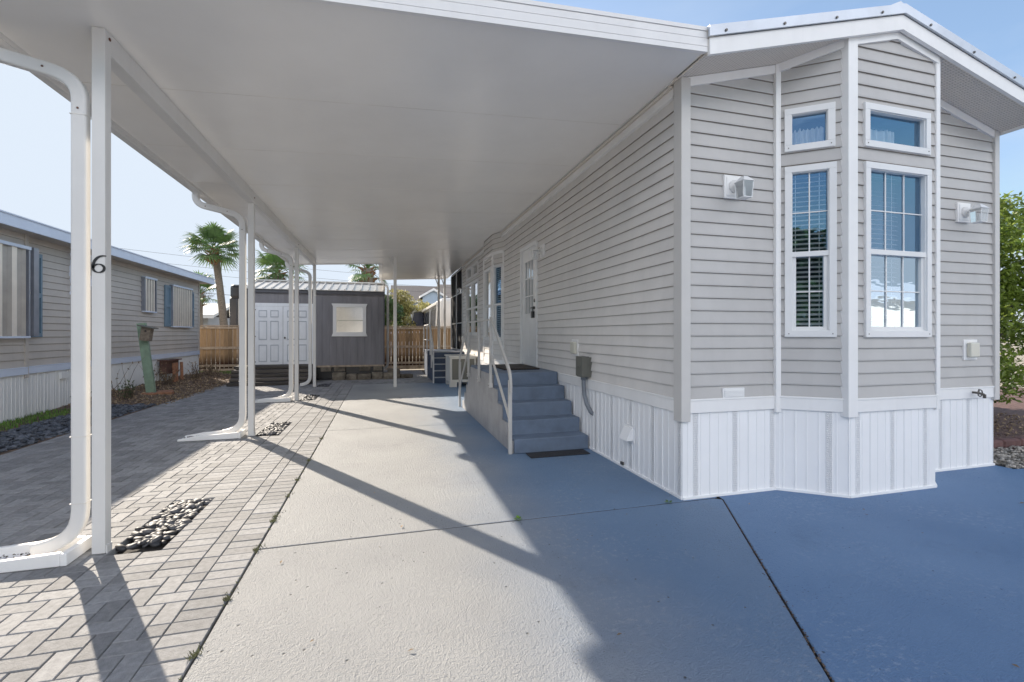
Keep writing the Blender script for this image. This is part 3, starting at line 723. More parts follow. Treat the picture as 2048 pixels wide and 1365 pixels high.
# house number 6
import itertools
def numeral():
    mb = MB(); cx, cz, y = -1.7375, 1.835, 3.565 - .0365
    pts = []
    # tail: from upper right sweeping down the left side into the bowl
    for t in range(0, 25):
        a = R(78 + t / 24 * 102 + 0); pts.append((cx + .031 + .058 * math.cos(a) * 1.0 + .0, cz - .012 + .072 * math.sin(a), .0035 + .004 * min(1, t / 14)))
    c0 = (cx + .003, cz - .020); base = len(pts)
    for t in range(0, 37):
        a = R(180 + t * 10); pts.append((c0[0] + .030 * math.cos(a), c0[1] + .026 * math.sin(a), .0028 + .0048 * abs(math.cos(a))))
    for (a, b) in zip(pts, pts[1:]):
        d = Vector((b[0] - a[0], b[1] - a[1]));
        if d.length < 1e-5: continue
        if d.length > .02: continue
        d.normalize(); n = Vector((-d.y, d.x))
        q = [(a[0] + n.x * a[2], a[1] + n.y * a[2]), (a[0] - n.x * a[2], a[1] - n.y * a[2]), (b[0] - n.x * b[2] - d.x * -.001, b[1] - n.y * b[2]), (b[0] + n.x * b[2], b[1] + n.y * b[2])]
        mb.prism(q, 1, y - .004, y)
    return mb.build('house_number', 'black', cp)
numeral()

# ------------------------------------------------------------------ ENTRY STEPS + RAILINGS
def handrail_side(root, yb, yt, x, sgn):
    """bottom post at yb, top (landing) end at yt"""
    mb = MB()
    mb.box(x - .02, x + .02, yb - .02, yb + .02, .0, .86); mb.build('rail_post', 'rail', root, bev=.003)
    path = arc((x, yb - sgn * .03, .72), (x, yb - sgn * .05, .92), (x, yb + sgn * .08, 1.0), 5) + [(x, yt - sgn * .03, 1.585)] + arc((x, yt - sgn * .03, 1.59), (x, yt, 1.61), (x, yt + sgn * .06, 1.61), 3)
    mb = MB(); mb.tube(path, 1., sect=[(-.012, -.026), (.012, -.026), (.012, .026), (-.012, .026)]); mb.build('handrail', 'rail', root, bev=.003)
    mb = MB(); mb.tube([(x, yb + sgn * .01, .40), (x, yt, 1.10)], 1., sect=[(-.011, -.02), (.011, -.02), (.011, .02), (-.011, .02)]); mb.build('mid_rail', 'rail', root, bev=.003)
st = thing('entry_steps', 'blue-grey painted concrete steps and landing with white handrails at the side door', 'steps', (1.95, 6.9, 0))
RZ = .172; RUN = .255; X0, X1 = 1.47, 2.405; Y0 = 5.16
prof = [(Y0, 0.002)]
for k in range(5): prof += [(Y0 + k * RUN, (k + 1) * RZ), (Y0 + (k + 1) * RUN if k < 4 else 7.92, (k + 1) * RZ)]
yb = 7.92
for k in range(4): prof += [(yb + k * .20, (4 - k) * RZ), (yb + (k + 1) * .20, (4 - k) * RZ)]
prof.append((yb + .80, 0.002))
mb = MB(); mb.prism(prof, 0, X0, X1); stp = mb.build('stair_block', 'steps', st, bev=.012)
mb = MB()
pr2 = [(p[0], max(.002, p[1] - .0)) for p in prof]
mb.prism([(a + (.03 if a < 6.5 else -.03), b - (.0 if b < .01 else .03)) for a, b in prof], 0, X0 - .018, X0 - .001); mb.build('side_wall', 'stepside', st, bev=.003)
handrail_side(st, Y0 + .03, 6.16, X0 - .045, 1)
handrail_side(st, 8.83, 7.95, X0 - .045, -1)
mb = MB(); mb.box(X0 - .065, X0 - .025, 6.16, 7.95, 1.585, 1.605); mb.build('handrail', 'rail', st, bev=.003)
for y in (6.2, 7.0, 7.9):
    mb = MB(); mb.box(X0 - .062, X0 - .028, y - .018, y + .018, .70, 1.585); mb.box(X0 - .07, X0 - .019, y - .03, y + .03, .66, .72); mb.build('rail_post', 'rail', st, bev=.003)
    mb = MB(); mb.box(X0 - .073, X0 - .070, y - .008, y + .008, .68, .70); mb.build('bolt', 'screw', st)
mb = MB(); mb.box(1.72, 2.28, 6.6, 7.6, .861, .885, b=.008)
tag(mb.build('doormat', 'doormat'), 'brown coir doormat lying on the landing outside the white door', 'doormat')
mb = MB(); mb.box(1.60, 2.32, 4.93, 5.14, .0035, .014)
tag(mb.build('rubber_mat', 'mat'), 'thin black rubber mat at the foot of the entry steps', 'mat')
# second steps at the porch
M['steps_navy'] = mat('navy_steps', (.05, .075, .13), .6, .14, 5, .4, 110)
s2 = thing('porch_steps', 'navy painted steps with white railing leading to the dark screened porch', 'steps', (1.9, 14.5, 0))
prof = [(13.15, 0.002)]
for k in range(5): prof += [(13.15 + k * .24, (k + 1) * RZ), (13.15 + (k + 1) * .24 if k < 4 else 16.4, (k + 1) * RZ)]
prof.append((16.4, .002))
mb = MB(); mb.prism(prof, 0, 1.40, 2.405); mb.build('stair_block', 'steps_navy', s2, bev=.01)
mb = MB()
for k in range(5): mb.box(1.405, 2.40, 13.142 + k * .24, 13.15 + k * .24, (k + 1) * RZ - .022, (k + 1) * RZ + .004)
mb.build('nosing', 'stepedge', s2)
for y, z0_ in ((13.2, .1), (13.75, .5), (14.15, .86), (15.2, .86), (16.3, .86)):
    mb = MB(); mb.box(1.36, 1.395, y - .018, y + .018, z0_ - .1, z0_ + .82); mb.build('rail_post', 'alum', s2)
mb = MB(); mb.tube([(1.378, 13.17, .9), (1.378, 14.15, 1.68), (1.378, 16.3, 1.68)], .02, 6); mb.build('handrail', 'alum', s2)
mb = MB(); mb.tube([(1.378, 13.19, .5), (1.378, 14.15, 1.2), (1.378, 16.3, 1.2)], .013, 6); mb.build('mid_rail', 'alum', s2)
# big white box between the steps
bx = thing('storage_box', 'large white box raised on blocks between the two flights of steps', 'storage box', (2.0, 12.9, 0))
mb = MB(); mb.box(1.69, 2.38, 12.05, 12.97, .13, .78); mb.build('body', 'boxwhite', bx, bev=.012)
mb = MB(); mb.box(1.66, 2.395, 12.02, 13.0, .782, .82); mb.build('lid', 'boxwhite', bx, bev=.008)
mb = MB(); mb.box(1.74, 2.33, 12.035, 12.048, .2, .74); mb.build('front_panel_shade', 'elec', bx, bev=.004)  # dark grey front: shade on this face put into the colour
mb = MB(); mb.box(1.685, 1.697, 12.10, 12.40, .35, .7); mb.build('side_panel', 'boxwhite', bx)
for x in (1.78, 2.25):
    for y in (12.15, 12.85):
        mb = MB(); mb.box(x - .09, x + .09, y - .08, y + .08, .003, .13); mb.build('foot', 'boxwhite', bx)

# ------------------------------------------------------------------ GROUND, DRIVEWAY, PAVERS
def sheet(name, pts, z, m):
    mb = MB(); mb.face([(x, y, z) for x, y in pts], r=.5); o = mb.build(name, m, fixn=False); struct(o); return o
sheet('ground', [(-300, -300), (300, -300), (300, 400), (-300, 400)], -.05, 'ground')
sheet('paver_bed', [(-4.3, -7.1), (16.2, -7.1), (16.2, 3.2), (2.5, 3.6), (2.5, 18.3), (-4.3, 18.3)], -.045, 'sandjoint')
sheet('road', [(-80, -15), (80, -15), (80, -7.2), (-80, -7.2)], -.03, 'road_bounce')
XL = -.785
def slabpoly(name, pts, m, inset=.005, z=0.):
    c = Vector((sum(p[0] for p in pts) / len(pts), sum(p[1] for p in pts) / len(pts)))
    bm = bmesh.new(); vs = [bm.verts.new((x, y, -.06)) for x, y in pts]; f = bm.faces.new(vs)
    bmesh.ops.recalc_face_normals(bm, faces=[f])
    if f.normal.z < 0: f.normal_flip()
    bmesh.ops.inset_region(bm, faces=[f], thickness=inset, depth=0, use_boundary=True)
    for v in f.verts: v.co.z = z - .004
    bmesh.ops.inset_region(bm, faces=[f], thickness=.006, depth=0, use_boundary=True)
    for v in f.verts: v.co.z = z
    for q in bm.faces:
        if min(v.co.z for v in q.verts) < -.05: q.material_index = 1
    me = bpy.data.meshes.new(name); bm.to_mesh(me); bm.free(); me.materials.append(M[m]); me.materials.append(M['jointsoil'])
    o = bpy.data.objects.new(name, me); COL.objects.link(o); struct(o); return o
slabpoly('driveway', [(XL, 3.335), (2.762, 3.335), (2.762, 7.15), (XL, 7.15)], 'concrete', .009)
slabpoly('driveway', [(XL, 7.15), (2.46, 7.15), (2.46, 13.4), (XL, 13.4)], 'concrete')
dx = (1.74 - 2.76) / (1.44 - 3.27)
jx = lambda y: 2.76 + (y - 3.27) * dx
ja = [(jx(3.29) - .0, 3.29), (2.52, 1.44 + .0) if False else (jx(2.4), 2.4), (jx(1.44), 1.44), (jx(0), 0), (jx(-2.8), -2.8)]
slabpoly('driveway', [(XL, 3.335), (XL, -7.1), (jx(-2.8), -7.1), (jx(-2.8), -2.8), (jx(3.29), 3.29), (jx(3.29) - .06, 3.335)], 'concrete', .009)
slabpoly('driveway_apron', [(jx(3.29), 3.29), (jx(-2.8), -2.8), (jx(-2.8), -7.1), (16.0, -7.1), (16.0, 3.05), (7.05, 3.12), (6.30, 3.22), (6.28, 3.42), (jx(3.29) + .02, 3.42)], 'apron', .006)

# pavers: herringbone of 0.2 x 0.1 bricks with soldier courses beside the slab
BEDS = [(-1.685, -1.385, a, b) for a, b in ((3.5, 4.5), (7.0, 8.0), (10.5, 11.4), (13.1, 13.8))]
pv = MB()
def clipbox(x0, x1, y0, y1, regs, cuts):
    for (a, b, c_, d_) in regs:
        u0, u1, w0, w1 = max(x0, a), min(x1, b), max(y0, c_), min(y1, d_)
        if u1 - u0 < .02 or w1 - w0 < .02: continue
        cx, cy = (u0 + u1) / 2, (w0 + w1) / 2
        bad = False
        for (p, q, s_, t_) in cuts:
            ox = min(u1, q) - max(u0, p); oy = min(w1, t_) - max(w0, s_)
            if ox > .005 and oy > .005:
                # shorten the brick to the bed edge if it pokes in only a little
                if (ox < (u1 - u0) - .03) and (ox <= oy or True) and (w0 >= s_ - .1):
                    if u0 < p: u1 = p
                    elif u1 > q: u0 = q
                    else: bad = True
                elif oy < (w1 - w0) - .03:
                    if w0 < s_: w1 = s_
                    else: w0 = t_
                else: bad = True
        if bad or u1 - u0 < .02 or w1 - w0 < .02: continue
        g = .0022; b_ = .004 ; dz = random.uniform(-.0018, .0018)
        rz = random.uniform(-.006, .006)
        mt = Matrix.Rotation(rz, 3, 'Z') @ Matrix.Rotation(random.uniform(-.004, .004), 3, 'X')
        i = len(pv.v); rr = random.random(); pvt = Vector((cx, cy, 0))
        lo = [(u0 + g, w0 + g), (u1 - g, w0 + g), (u1 - g, w1 - g), (u0 + g, w1 - g)]
        hi = [(u0 + g + b_, w0 + g + b_), (u1 - g - b_, w0 + g + b_), (u1 - g - b_, w1 - g - b_), (u0 + g + b_, w1 - g - b_)]
        P = [(x, y, -.044) for x, y in lo] + [(x, y, -.004 + dz) for x, y in lo] + [(x, y, 0 + dz) for x, y in hi]
        pv.v += [(mt @ (Vector(p) - pvt) + pvt)[:] for p in P]
        for fc in [(8, 9, 10, 11)] + [(4 + k, 4 + (k + 1) % 4, 8 + (k + 1) % 4, 8 + k) for k in range(4)] + [(k, (k + 1) % 4, 4 + (k + 1) % 4, 4 + k) for k in range(4)]:
            pv.f.append(tuple(i + q for q in fc)); pv.mi.append(0); pv.rnd.append(rr)
HB = [(-4.25, XL - .2, -3.0, 3.1), (-4.25, XL - .9, 3.1, 13.4), (-4.25, 1.415, 13.4, 18.2)]
w = .1
for k in range(-90, 260):
    for j in range(-70, 70):
        ox, oy = k * w + j * 2 * w - 6 + .015, k * w - j * 2 * w - 0
        if not (-4.5 < ox < 1.6 and -3.2 < oy < 18.4): continue
        clipbox(ox, ox + 2 * w, oy, oy + w, HB, BEDS); clipbox(ox, ox + w, oy + w, oy + 3 * w, HB, BEDS)
y = -3.0
while y < 13.4:
    clipbox(XL - .2, XL - .004, y, y + .1, [(-9, 9, -9, 99)], [])
    if y > 3.05:
        for k in range(3): clipbox(XL - .9 + .2 * k, XL - .7 + .2 * k, y, y + .1, [(-9, 9, 3.1, 99)], BEDS)
    y += .1
y = 3.1; 
while y < 13.3: clipbox(XL - .3, XL - .2, y, y + .2, [(-9, 9, -9, 13.4)], []); y += .2
o = pv.build('paving', 'paver', fixn=False); struct(o)

def stones(name, m, n, x0, x1, y0, y1, smin, smax, z=0., sub=1, zamp=.02):
    mb = MB()
    for i in range(n):
        s = random.uniform(smin, smax); x, y = random.uniform(x0 + s * .6, x1 - s * .6), random.uniform(y0 + s * .6, y1 - s * .6)
        rt = Euler((random.gauss(0, .25), random.gauss(0, .25), random.uniform(0, 6.28))).to_matrix()
        mb.blob((x, y, z + random.uniform(-.004, zamp)), s, s * random.uniform(.55, .8), s * random.uniform(.32, .5), rt, sub, jit=.04)
    o = mb.build(name, m, smooth=True, fixn=False); return o
for i, b in enumerate(BEDS):
    o = stones('pebble_bed', 'pebble_mix', (190 if i == 0 else 150) if i < 2 else 110, b[0] - .01, b[1] + .01, b[2] + (.10 if i == 0 else .06), b[3], .026, .046, -.012, 2, .014)
    tag(o, ['dark river pebbles filling the slot beside the post numbered 6', 'dark river pebbles beside the second carport post from the front', 'dark river pebbles beside the third carport post from the front', 'dark river pebbles beside the carport post nearest the shed'][i], 'pebbles', kind='stuff')
o = stones('pebble_border', 'pebble', 3600, -5.2, -4.28, 3.0, 10.7, .03, .06, -.01, 1, .035)
tag(o, 'blue-black river pebble strip along the neighbouring home', 'pebbles', kind='stuff')
sheet('planting_bed', [(-5.9, 2), (-4.26, 2), (-4.26, 19), (-5.9, 19)], -.006, 'mulch')
# heaped mulch along the far part of the neighbour
mb = MB(); n = 26
hgt = {}
def mz(x, y):
    t = (x + 5.9) / 1.6; yy = (y - 10.3) / 7.0
    return .12 * max(0, 1 - t * 1.4) ** .8 * min(1, max(0, yy * 4)) * (1 + .25 * math.sin(x * 7 + y * 3)) + .02 * math.sin(x * 13) * math.sin(y * 11) * min(1, max(0, yy * 4)) * (1 - t)
for i in range(16):
    for j in range(40):
        xa, xb = -5.9 + i * .1, -5.9 + (i + 1) * .1; ya, yb_ = 10.3 + j * .19, 10.3 + (j + 1) * .19
        mb.face([(xa, ya, mz(xa, ya)), (xb, ya, mz(xb, ya)), (xb, yb_, mz(xb, yb_)), (xa, yb_, mz(xa, yb_))])
o = mb.build('mulch_mound', 'mulch', smooth=True); struct(o)
mb = MB()
for i in range(5200):
    x, y = -5.85 + 1.75 * random.random() ** 1.1, random.uniform(10.6, 18.4)
    s = random.uniform(.014, .035); rt = Euler((random.gauss(0, .6), random.gauss(0, .6), random.uniform(0, 6.3))).to_matrix()
    z = (mz(x, y) if x < -4.3 else 0) + .012
    mb.face([(Vector((x, y, z)) + rt @ Vector(p))[:] for p in ((-s, 0, 0), (0, -s * .5, .003), (s, 0, 0), (0, s * .5, .003))])
o = mb.build('leaf_litter', 'dryleaf', fixn=False); tag(o, 'dry brown leaf litter heaped along the neighbouring home', 'leaf litter', kind='stuff')
def blades(name, x0, x1, y0, y1, n, h, m='grass', z=0.):
    mb = MB()
    for i in range(n):
        x, y = random.uniform(x0, x1), random.uniform(y0, y1); a = random.uniform(0, 6.28); l = h * random.uniform(.5, 1); s = .006 + h * .03
        dx_, dy_ = math.cos(a), math.sin(a); lean = random.uniform(0, .5) * l
        mb.face([(x - dy_ * s, y + dx_ * s, z), (x + dy_ * s, y - dx_ * s, z), (x + dx_ * lean, y + dy_ * lean, z + l)])
    return mb.build(name, m, fixn=False)
o = blades('grass_patch', -6.6, -4.2, 17.7, 18.9, 5000, .10); tag(o, 'small bright green grass patch by the fence, left of the shed', 'grass', kind='stuff')
o = blades('moss_strip', -5.84, -5.25, 5.0, 10.4, 2600, .06, 'grass', 0.0); tag(o, 'low mossy growth along the foot of the neighbouring skirting', 'moss', kind='stuff')
# weeds at the slab joint
mb = MB()
def tuft(x, y, n, h, sp):
    for i in range(n):
        a = random.uniform(0, 6.28); l = h * random.uniform(.5, 1.1); s = .003; px_, py_ = x + random.gauss(0, sp), y + random.gauss(0, sp)
        mb.face([(px_ - s, py_, 0), (px_ + s, py_, 0), (px_ + math.cos(a) * l * .8, py_ + math.sin(a) * l * .8, l)])
for y in (1.75, 1.95, 2.3, 2.75, 3.32, 3.8, 3.9, 4.35, 4.8, 5.5, 6.6, 1.5): tuft(XL - .003, y, random.randint(14, 34), .025, .010); tuft(XL, y + .07, 10, .016, .02)
for i in range(60): tuft(XL, random.uniform(1.4, 9), 3, .014, .006)
tag(mb.build('joint_weeds', 'weeddry', fixn=False), 'small dry weed tufts growing between the pavers and the driveway slab', 'weeds', kind='stuff')
mb = MB()
for x, y in ((2.28, 3.335), (.98, 3.335)):
    for i in range(9):
        a = random.uniform(0, 6.28); l = random.uniform(.012, .026); c_ = Vector((x + math.cos(a) * l, y + math.sin(a) * l, .006 + random.uniform(0, .012)))
        d = Vector((math.cos(a), math.sin(a), .3)) * l * .8; q = Vector((-math.sin(a), math.cos(a), 0)) * l * .5
        mb.face([(c_ - d)[:], (c_ + q)[:], (c_ + d)[:], (c_ - q)[:]])
tag(mb.build('green_weeds', 'weed', fixn=False), 'tiny bright green weeds sprouting from the driveway joint', 'weeds', kind='stuff')
mb = MB()
for i in range(34):
    x, y = random.uniform(-.6, 6.5), random.uniform(.9, 3.2 if i % 3 else 7)
    if y > 3.2 and x > 1.4: continue
    s = random.uniform(.008, .02); rt = Euler((random.gauss(0, .3), random.gauss(0, .3), random.uniform(0, 6.3))).to_matrix()
    mb.face([(Vector((x, y, .009)) + rt @ Vector(p))[:] for p in ((-s, 0, 0), (0, -s * .45, .003), (s, 0, 0), (0, s * .45, .003))])
tag(mb.build('fallen_leaves', 'dryleaf', fixn=False), 'scattered tiny fallen leaves on the concrete', 'leaves', kind='stuff')
# dirt in the wide diagonal joint
mb = MB()
for i in range(400):
    y = random.uniform(.2, 3.25); wv = .004 + .012 * max(0, 1 - abs(y - 2.05) * 1.6); s = random.uniform(.002, .006)
    mb.blob((jx(y) + random.gauss(0, wv), y, -.001), s, s, s * .6, sub=1)
tag(mb.build('joint_dirt', 'soil', fixn=False), 'dark soil crumbs lying in the diagonal slab joint', 'soil', kind='stuff')

# splash blocks
for i, y in enumerate((3.53, 7.05, 10.51)):
    t = thing('splash_block', ['pale concrete splash block under the downspout of the post numbered 6', 'pale splash block under the downspout of the second post', 'pale splash block under the downspout of the third post'][i], 'splash block', (-2.2, y, 0), 'splash blocks under the downspouts')
    mb = MB()
    mb.box(-2.55, -1.87, y - .10, y + .10, .004, .022)
    mb.prism([(-1.865, .004), (-1.865, .085), (-2.35, .062), (-2.56, .03), (-2.56, .004)], 1, y - .135, y - .102)
    mb.prism([(-1.865, .004), (-1.865, .085), (-2.35, .062), (-2.56, .03), (-2.56, .004)], 1, y + .102, y + .135)
    mb.box(-1.865, -1.83, y - .135, y + .135, .004, .08)
    mb.build('tray', 'whitetrim', t, bev=.006)
    mb = MB()
    for k in range(220): s = random.uniform(.003, .008); mb.blob((random.uniform(-2.53, -2.0), y + random.uniform(-.09, .09), .024), s, s, s * .6, sub=1)
    mb.build('grit', 'soil', t)

# ------------------------------------------------------------------ NEIGHBOUR'S HOME
nb = thing('neighbour_home', 'tan sided mobile home with pale blue fascia and storm panels on its windows', 'mobile home', (-8, 12, 0))
NX, NE = -5.85, -5.5; NY0, NY1 = -2.0, 17.45
NS, NZ = .72, 3.10
siding(nb, (NX, 9.67), (NX, NY1), .84, NZ, base=.84, ex=.125, mats='nsiding')
siding(nb, (NX + .07, NY0), (NX + .07, 9.67), .84, NZ, base=.84, ex=.125, mats='nsiding')
siding(nb, (NX, NY1), (NX - 4.2, NY1), .84, NZ, base=.84, ex=.125, mats='nsiding')
siding(nb, (NX - 4.2, NY0), (NX + .07, NY0), .84, NZ, base=.84, ex=.125, mats='nsiding')
skirting(nb, (NX, 9.67), (NX, NY1), -.03, NS, ('nskirt',), band=False); trimboard(nb, (NX, 9.67), (NX, NY1), NS, .84, .04, 'belt_trim', 'nfascia')
skirting(nb, (NX + .07, NY0), (NX + .07, 9.67), -.03, NS, ('nskirt',), band=False); trimboard(nb, (NX + .07, NY0), (NX + .07, 9.67), NS, .84, .04, 'belt_trim', 'nfascia')
skirting(nb, (NX, NY1), (NX - 4.2, NY1), -.03, NS, ('nskirt',), band=False)
mb = MB(); mb.box(NX - .02, NX + .03, NY1 - .04, NY1 + .02, .6, NZ); mb.build('corner_trim', 'nsiding', nb)
mb = MB(); mb.box(NX + .02, NX + .10, 9.63, 9.70, .66, NZ); mb.box(NX + .0, NX + .035, 9.76, 9.80, .66, NZ); mb.build('corner_trim', 'nsiding', nb)
mb = MB(); mb.box(NX, NE, NY0 - .2, NY1 + .2, 3.06, 3.075); mb.build('soffit', 'nsiding', nb)
mb = MB(); mb.box(NE, NE + .03, NY0 - .3, NY1 + .3, 3.05, 3.235); mb.build('fascia', 'nfascia', nb)
mb = MB(); mb.prism([(NE + .05, 3.24), (NX - 2.1, 3.62), (NX - 4.5, 3.24), (NX - 4.5, 3.2), (NX - 2.1, 3.57), (NE + .05, 3.22)], 1, NY0 - .3, NY1 + .3)
nr = mb.build('roof', 'nfascia', nb)
for y in (9.3, 11.2, 14.1): mb = MB(); mb.box(-6.05, -5.85, y, y + .9, 3.30, 3.36); mb.build('roof_patch', 'brick', nr)
mb = MB(); mb.tube([(-6.2, 9.0, 3.3), (-6.2, 9.0, 3.62)], .045, 8); mb.build('vent_pipe', 'rustbox', nr)
FN, _ = fit((NX, 9.67), (NX, NY1)); un = lambda y: y - 9.67
def storm(u0, u1, z0, z1, F=FN, per=.14, off=.0):
    mb = MB(F); u = u0
    pts = []
    while u < u1:
        pts += [(u, .05), (u + per * .15, .085), (u + per * .5, .085), (u + per * .65, .05)]; u += per
    pts = [p for p in pts if p[0] <= u1]
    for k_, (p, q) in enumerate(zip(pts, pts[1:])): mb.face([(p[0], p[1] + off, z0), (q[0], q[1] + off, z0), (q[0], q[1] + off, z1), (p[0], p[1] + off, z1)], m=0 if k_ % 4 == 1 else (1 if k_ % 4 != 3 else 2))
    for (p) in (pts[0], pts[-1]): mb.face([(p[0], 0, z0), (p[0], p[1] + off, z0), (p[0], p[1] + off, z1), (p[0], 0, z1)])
    s_ = mb.build('storm_panel', ['stormpanel', 'stormside_shade', 'stormgroove_shade'], nb, fixn=False)
    for (q0, q1, qo) in ((z1, z1 + .05, .11), (z0 - .03, z0, .10)): m2 = MB(F); m2.box(u0 - .03, u1 + .03, 0, qo + off, q0, q1); m2.build('storm_rail', 'nfascia', s_)
    m3 = MB(F); m3.box(u0 - .05, u0 - .005, 0, .09 + off, z0, z1 + .03); m3.box(u1 + .005, u1 + .04, 0, .09 + off, z0, z1 + .03); m3.build('storm_track', 'stormdark', s_)
def shutter(u0, u1, z0, z1, F=FN):
    mb = MB(F); w_ = .045; zm = (z0 + z1) / 2
    mb.box(u0, u1, .016, .03, z0, z1)
    for a, b, c_, d_ in ((u0, u0 + w_, z0, z1), (u1 - w_, u1, z0, z1), (u0 + w_, u1 - w_, z0, z0 + .07), (u0 + w_, u1 - w_, z1 - .07, z1), (u0 + w_, u1 - w_, zm - .04, zm + .04)): mb.box(a, b, .03, .05, c_, d_)
    mb.build('shutter', 'shutter', nb, bev=.003)
storm(un(8.6) , un(9.60), 1.36, 2.80, fit((NX + .07, 9.67), (NX + .07, NY1))[0], per=.30)
mb = MB(FN); mb.box(un(9.72), un(9.84), .0, .16, 1.36, 2.86); mb.build('storm_track', 'stormdark', nb)
shutter(un(9.86), un(10.12), 1.34, 2.80)
storm(un(13.72), un(14.28), 1.98, 2.80); storm(un(15.32), un(16.66), 1.62, 2.76); shutter(un(14.92), un(15.28), 1.60, 2.76); shutter(un(16.76), un(16.95), 1.62, 2.72)
mb = MB(FN)   # ornate bracket-like window frame half hidden behind the post
for k in range(12):
    t = k / 11; z = 2.16 + .78 * t; o_ = .05 + .05 * abs(math.sin(t * 3.14 * 1.5)); mb.box(un(10.93) + .02 * math.sin(t * 9), un(11.45), 0, o_, z, z + .072)
mb.build('window_surround', 'nfascia', nb)
mb = MB(FN); mb.box(un(10.62), un(10.82), .01, .05, .56, .68); mb.build('vent_cover', 'nskirt', nb)

# green leaning post with bird box
gp = thing('bird_box_post', 'leaning pale green board post with a weathered wooden bird box', 'bird box', (-5.05, 12.35, 0))
Bp, Tp = Vector((-5.07, 12.35, -.02)), Vector((-5.33, 12.5, 1.64))
mb = MB(); mb.tube([Bp, Tp], 1., sect=[(-.085, -.045), (.085, -.045), (.085, .045), (-.085, .045)]); mb.build('post', 'green_post', gp, bev=.004)
mb = MB(); mt = Matrix.Rotation(R(8), 3, 'Y'); pv_ = Vector((-5.3, 12.4, 1.45))
mb.box(-5.25, -5.07, 12.26, 12.44, 1.26, 1.57, rot=(mt, pv_)); bb = mb.build('bird_box', 'birdwood', gp, bev=.004)
mb = MB(); mb.box(-5.32, -5.02, 12.20, 12.50, 1.575, 1.60, rot=(Matrix.Rotation(R(13), 3, 'Y'), pv_)); mb.build('roof', 'elec', bb)
mb = MB(); mb.tube([(-5.15, 12.259, 1.46), (-5.15, 12.25, 1.46)], .022, 10); mb.build('hole', 'black', bb)
for i, (x, y, a) in enumerate(((-4.83, 12.38, 8), (-5.08, 12.2, -12), (-4.92, 12.62, 30))):
    mb = MB(); mb.box(x - .16, x + .16, y - .10, y + .10, .0, .07, b=.008, rot=(Matrix.Rotation(R(a), 3, 'Z'), Vector((x, y, 0))))
    tag(mb.build('paving_brick', 'brick'), ['red brick on the right of the green leaning post', 'red brick on the left at the foot of the green leaning post', 'red brick behind the foot of the green leaning post'][i], 'brick', 'loose bricks at the green post')
rb = thing('utility_cabinet', 'rusty brown cabinet against the white skirting of the tan home', 'utility cabinet', (-5.6, 14.6, 0))
mb = MB(); mb.box(-5.78, -5.62, 14.5, 15.3, .30, .66); mb.build('body', 'rustbox', rb, bev=.01)
mb = MB(); mb.box(-5.80, -5.56, 14.44, 15.36, .66, .69); mb.build('lid', 'rustbox', rb)
for y in (14.7, 14.85, 15.2): mb = MB(); mb.tube([(-5.5, y, 0), (-5.52, y, .6)], .04, 8); mb.build('pipe', 'brick', rb)
# dry plants
def dryplant(x, y, h, n, label, leafy=.5, green=False):
    t = thing('dry_shrub', label, 'shrub', (x, y, 0), 'dry shrubs along the neighbouring skirting')
    z0_ = mz(x, y) if y > 10.3 else 0
    st_ = MB(); lv = MB()
    for i in range(n):
        a = random.uniform(0, 6.28); l = h * random.uniform(.4, 1); p = [Vector((x + random.gauss(0, .07), y + random.gauss(0, .12), z0_))]
        d = Vector((math.cos(a) * .35, math.sin(a) * .35, 1)).normalized()
        for k in range(5):
            d = (d + Vector((random.gauss(0, .16), random.gauss(0, .16), random.gauss(0, .05)))).normalized(); p.append(p[-1] + d * l / 5)
        st_.tube(p, [.007, .006, .005, .004, .003, .002], 4)
        for q in p[1:]:
            for k in range(random.randint(0, 3)):
                s = random.uniform(.015, .04); rt = Euler((random.uniform(0, 6), random.uniform(0, 6), random.uniform(0, 6))).to_matrix()
                lv.face([(q + rt @ Vector(v_))[:] for v_ in ((-s, 0, 0), (0, -s * .4, 0), (s, 0, 0), (0, s * .4, 0))])
    st_.build('stem', 'drystem', t); lv.build('foliage', 'leafdark' if green else 'dryleaf', t, fixn=False)
for (x, y, h, n, g, lb) in ((-5.45, 11.75, 1.0, 7, False, 'tall sparse dry stems left of the green leaning post'), (-5.2, 11.6, .4, 24, True, 'low leafy dark shrub at the foot of the tall stems'), (-5.4, 13.2, .75, 14, False, 'dry twiggy shrub just right of the green leaning post'), (-5.45, 14.1, .55, 26, False, 'bushy dry shrub in front of the rusty cabinet'), (-5.4, 15.8, .6, 24, False, 'dry shrub right of the rusty cabinet'), (-5.35, 16.9, .5, 26, False, 'dry shrub at the far corner of the tan home'), (-4.4, 17.2, .6, 40, False, 'dry brown shrub left of the shed steps'), (-5.5, 10.9, .35, 16, True, 'small green clump by the end of the pebble strip')):
    dryplant(x, y, h, n, lb, green=g)
mb = MB(); mb.tube([(-5.25, 10.35, 0), (-5.28, 10.4, .32)], [.03, .02], 6); mb.tube([(-5.28, 10.4, .32), (-5.30, 10.42, .42)], .012, 6)
tag(mb.build('garden_light', 'nskirt'), 'small stub of a garden light beside the pebble strip', 'garden light')

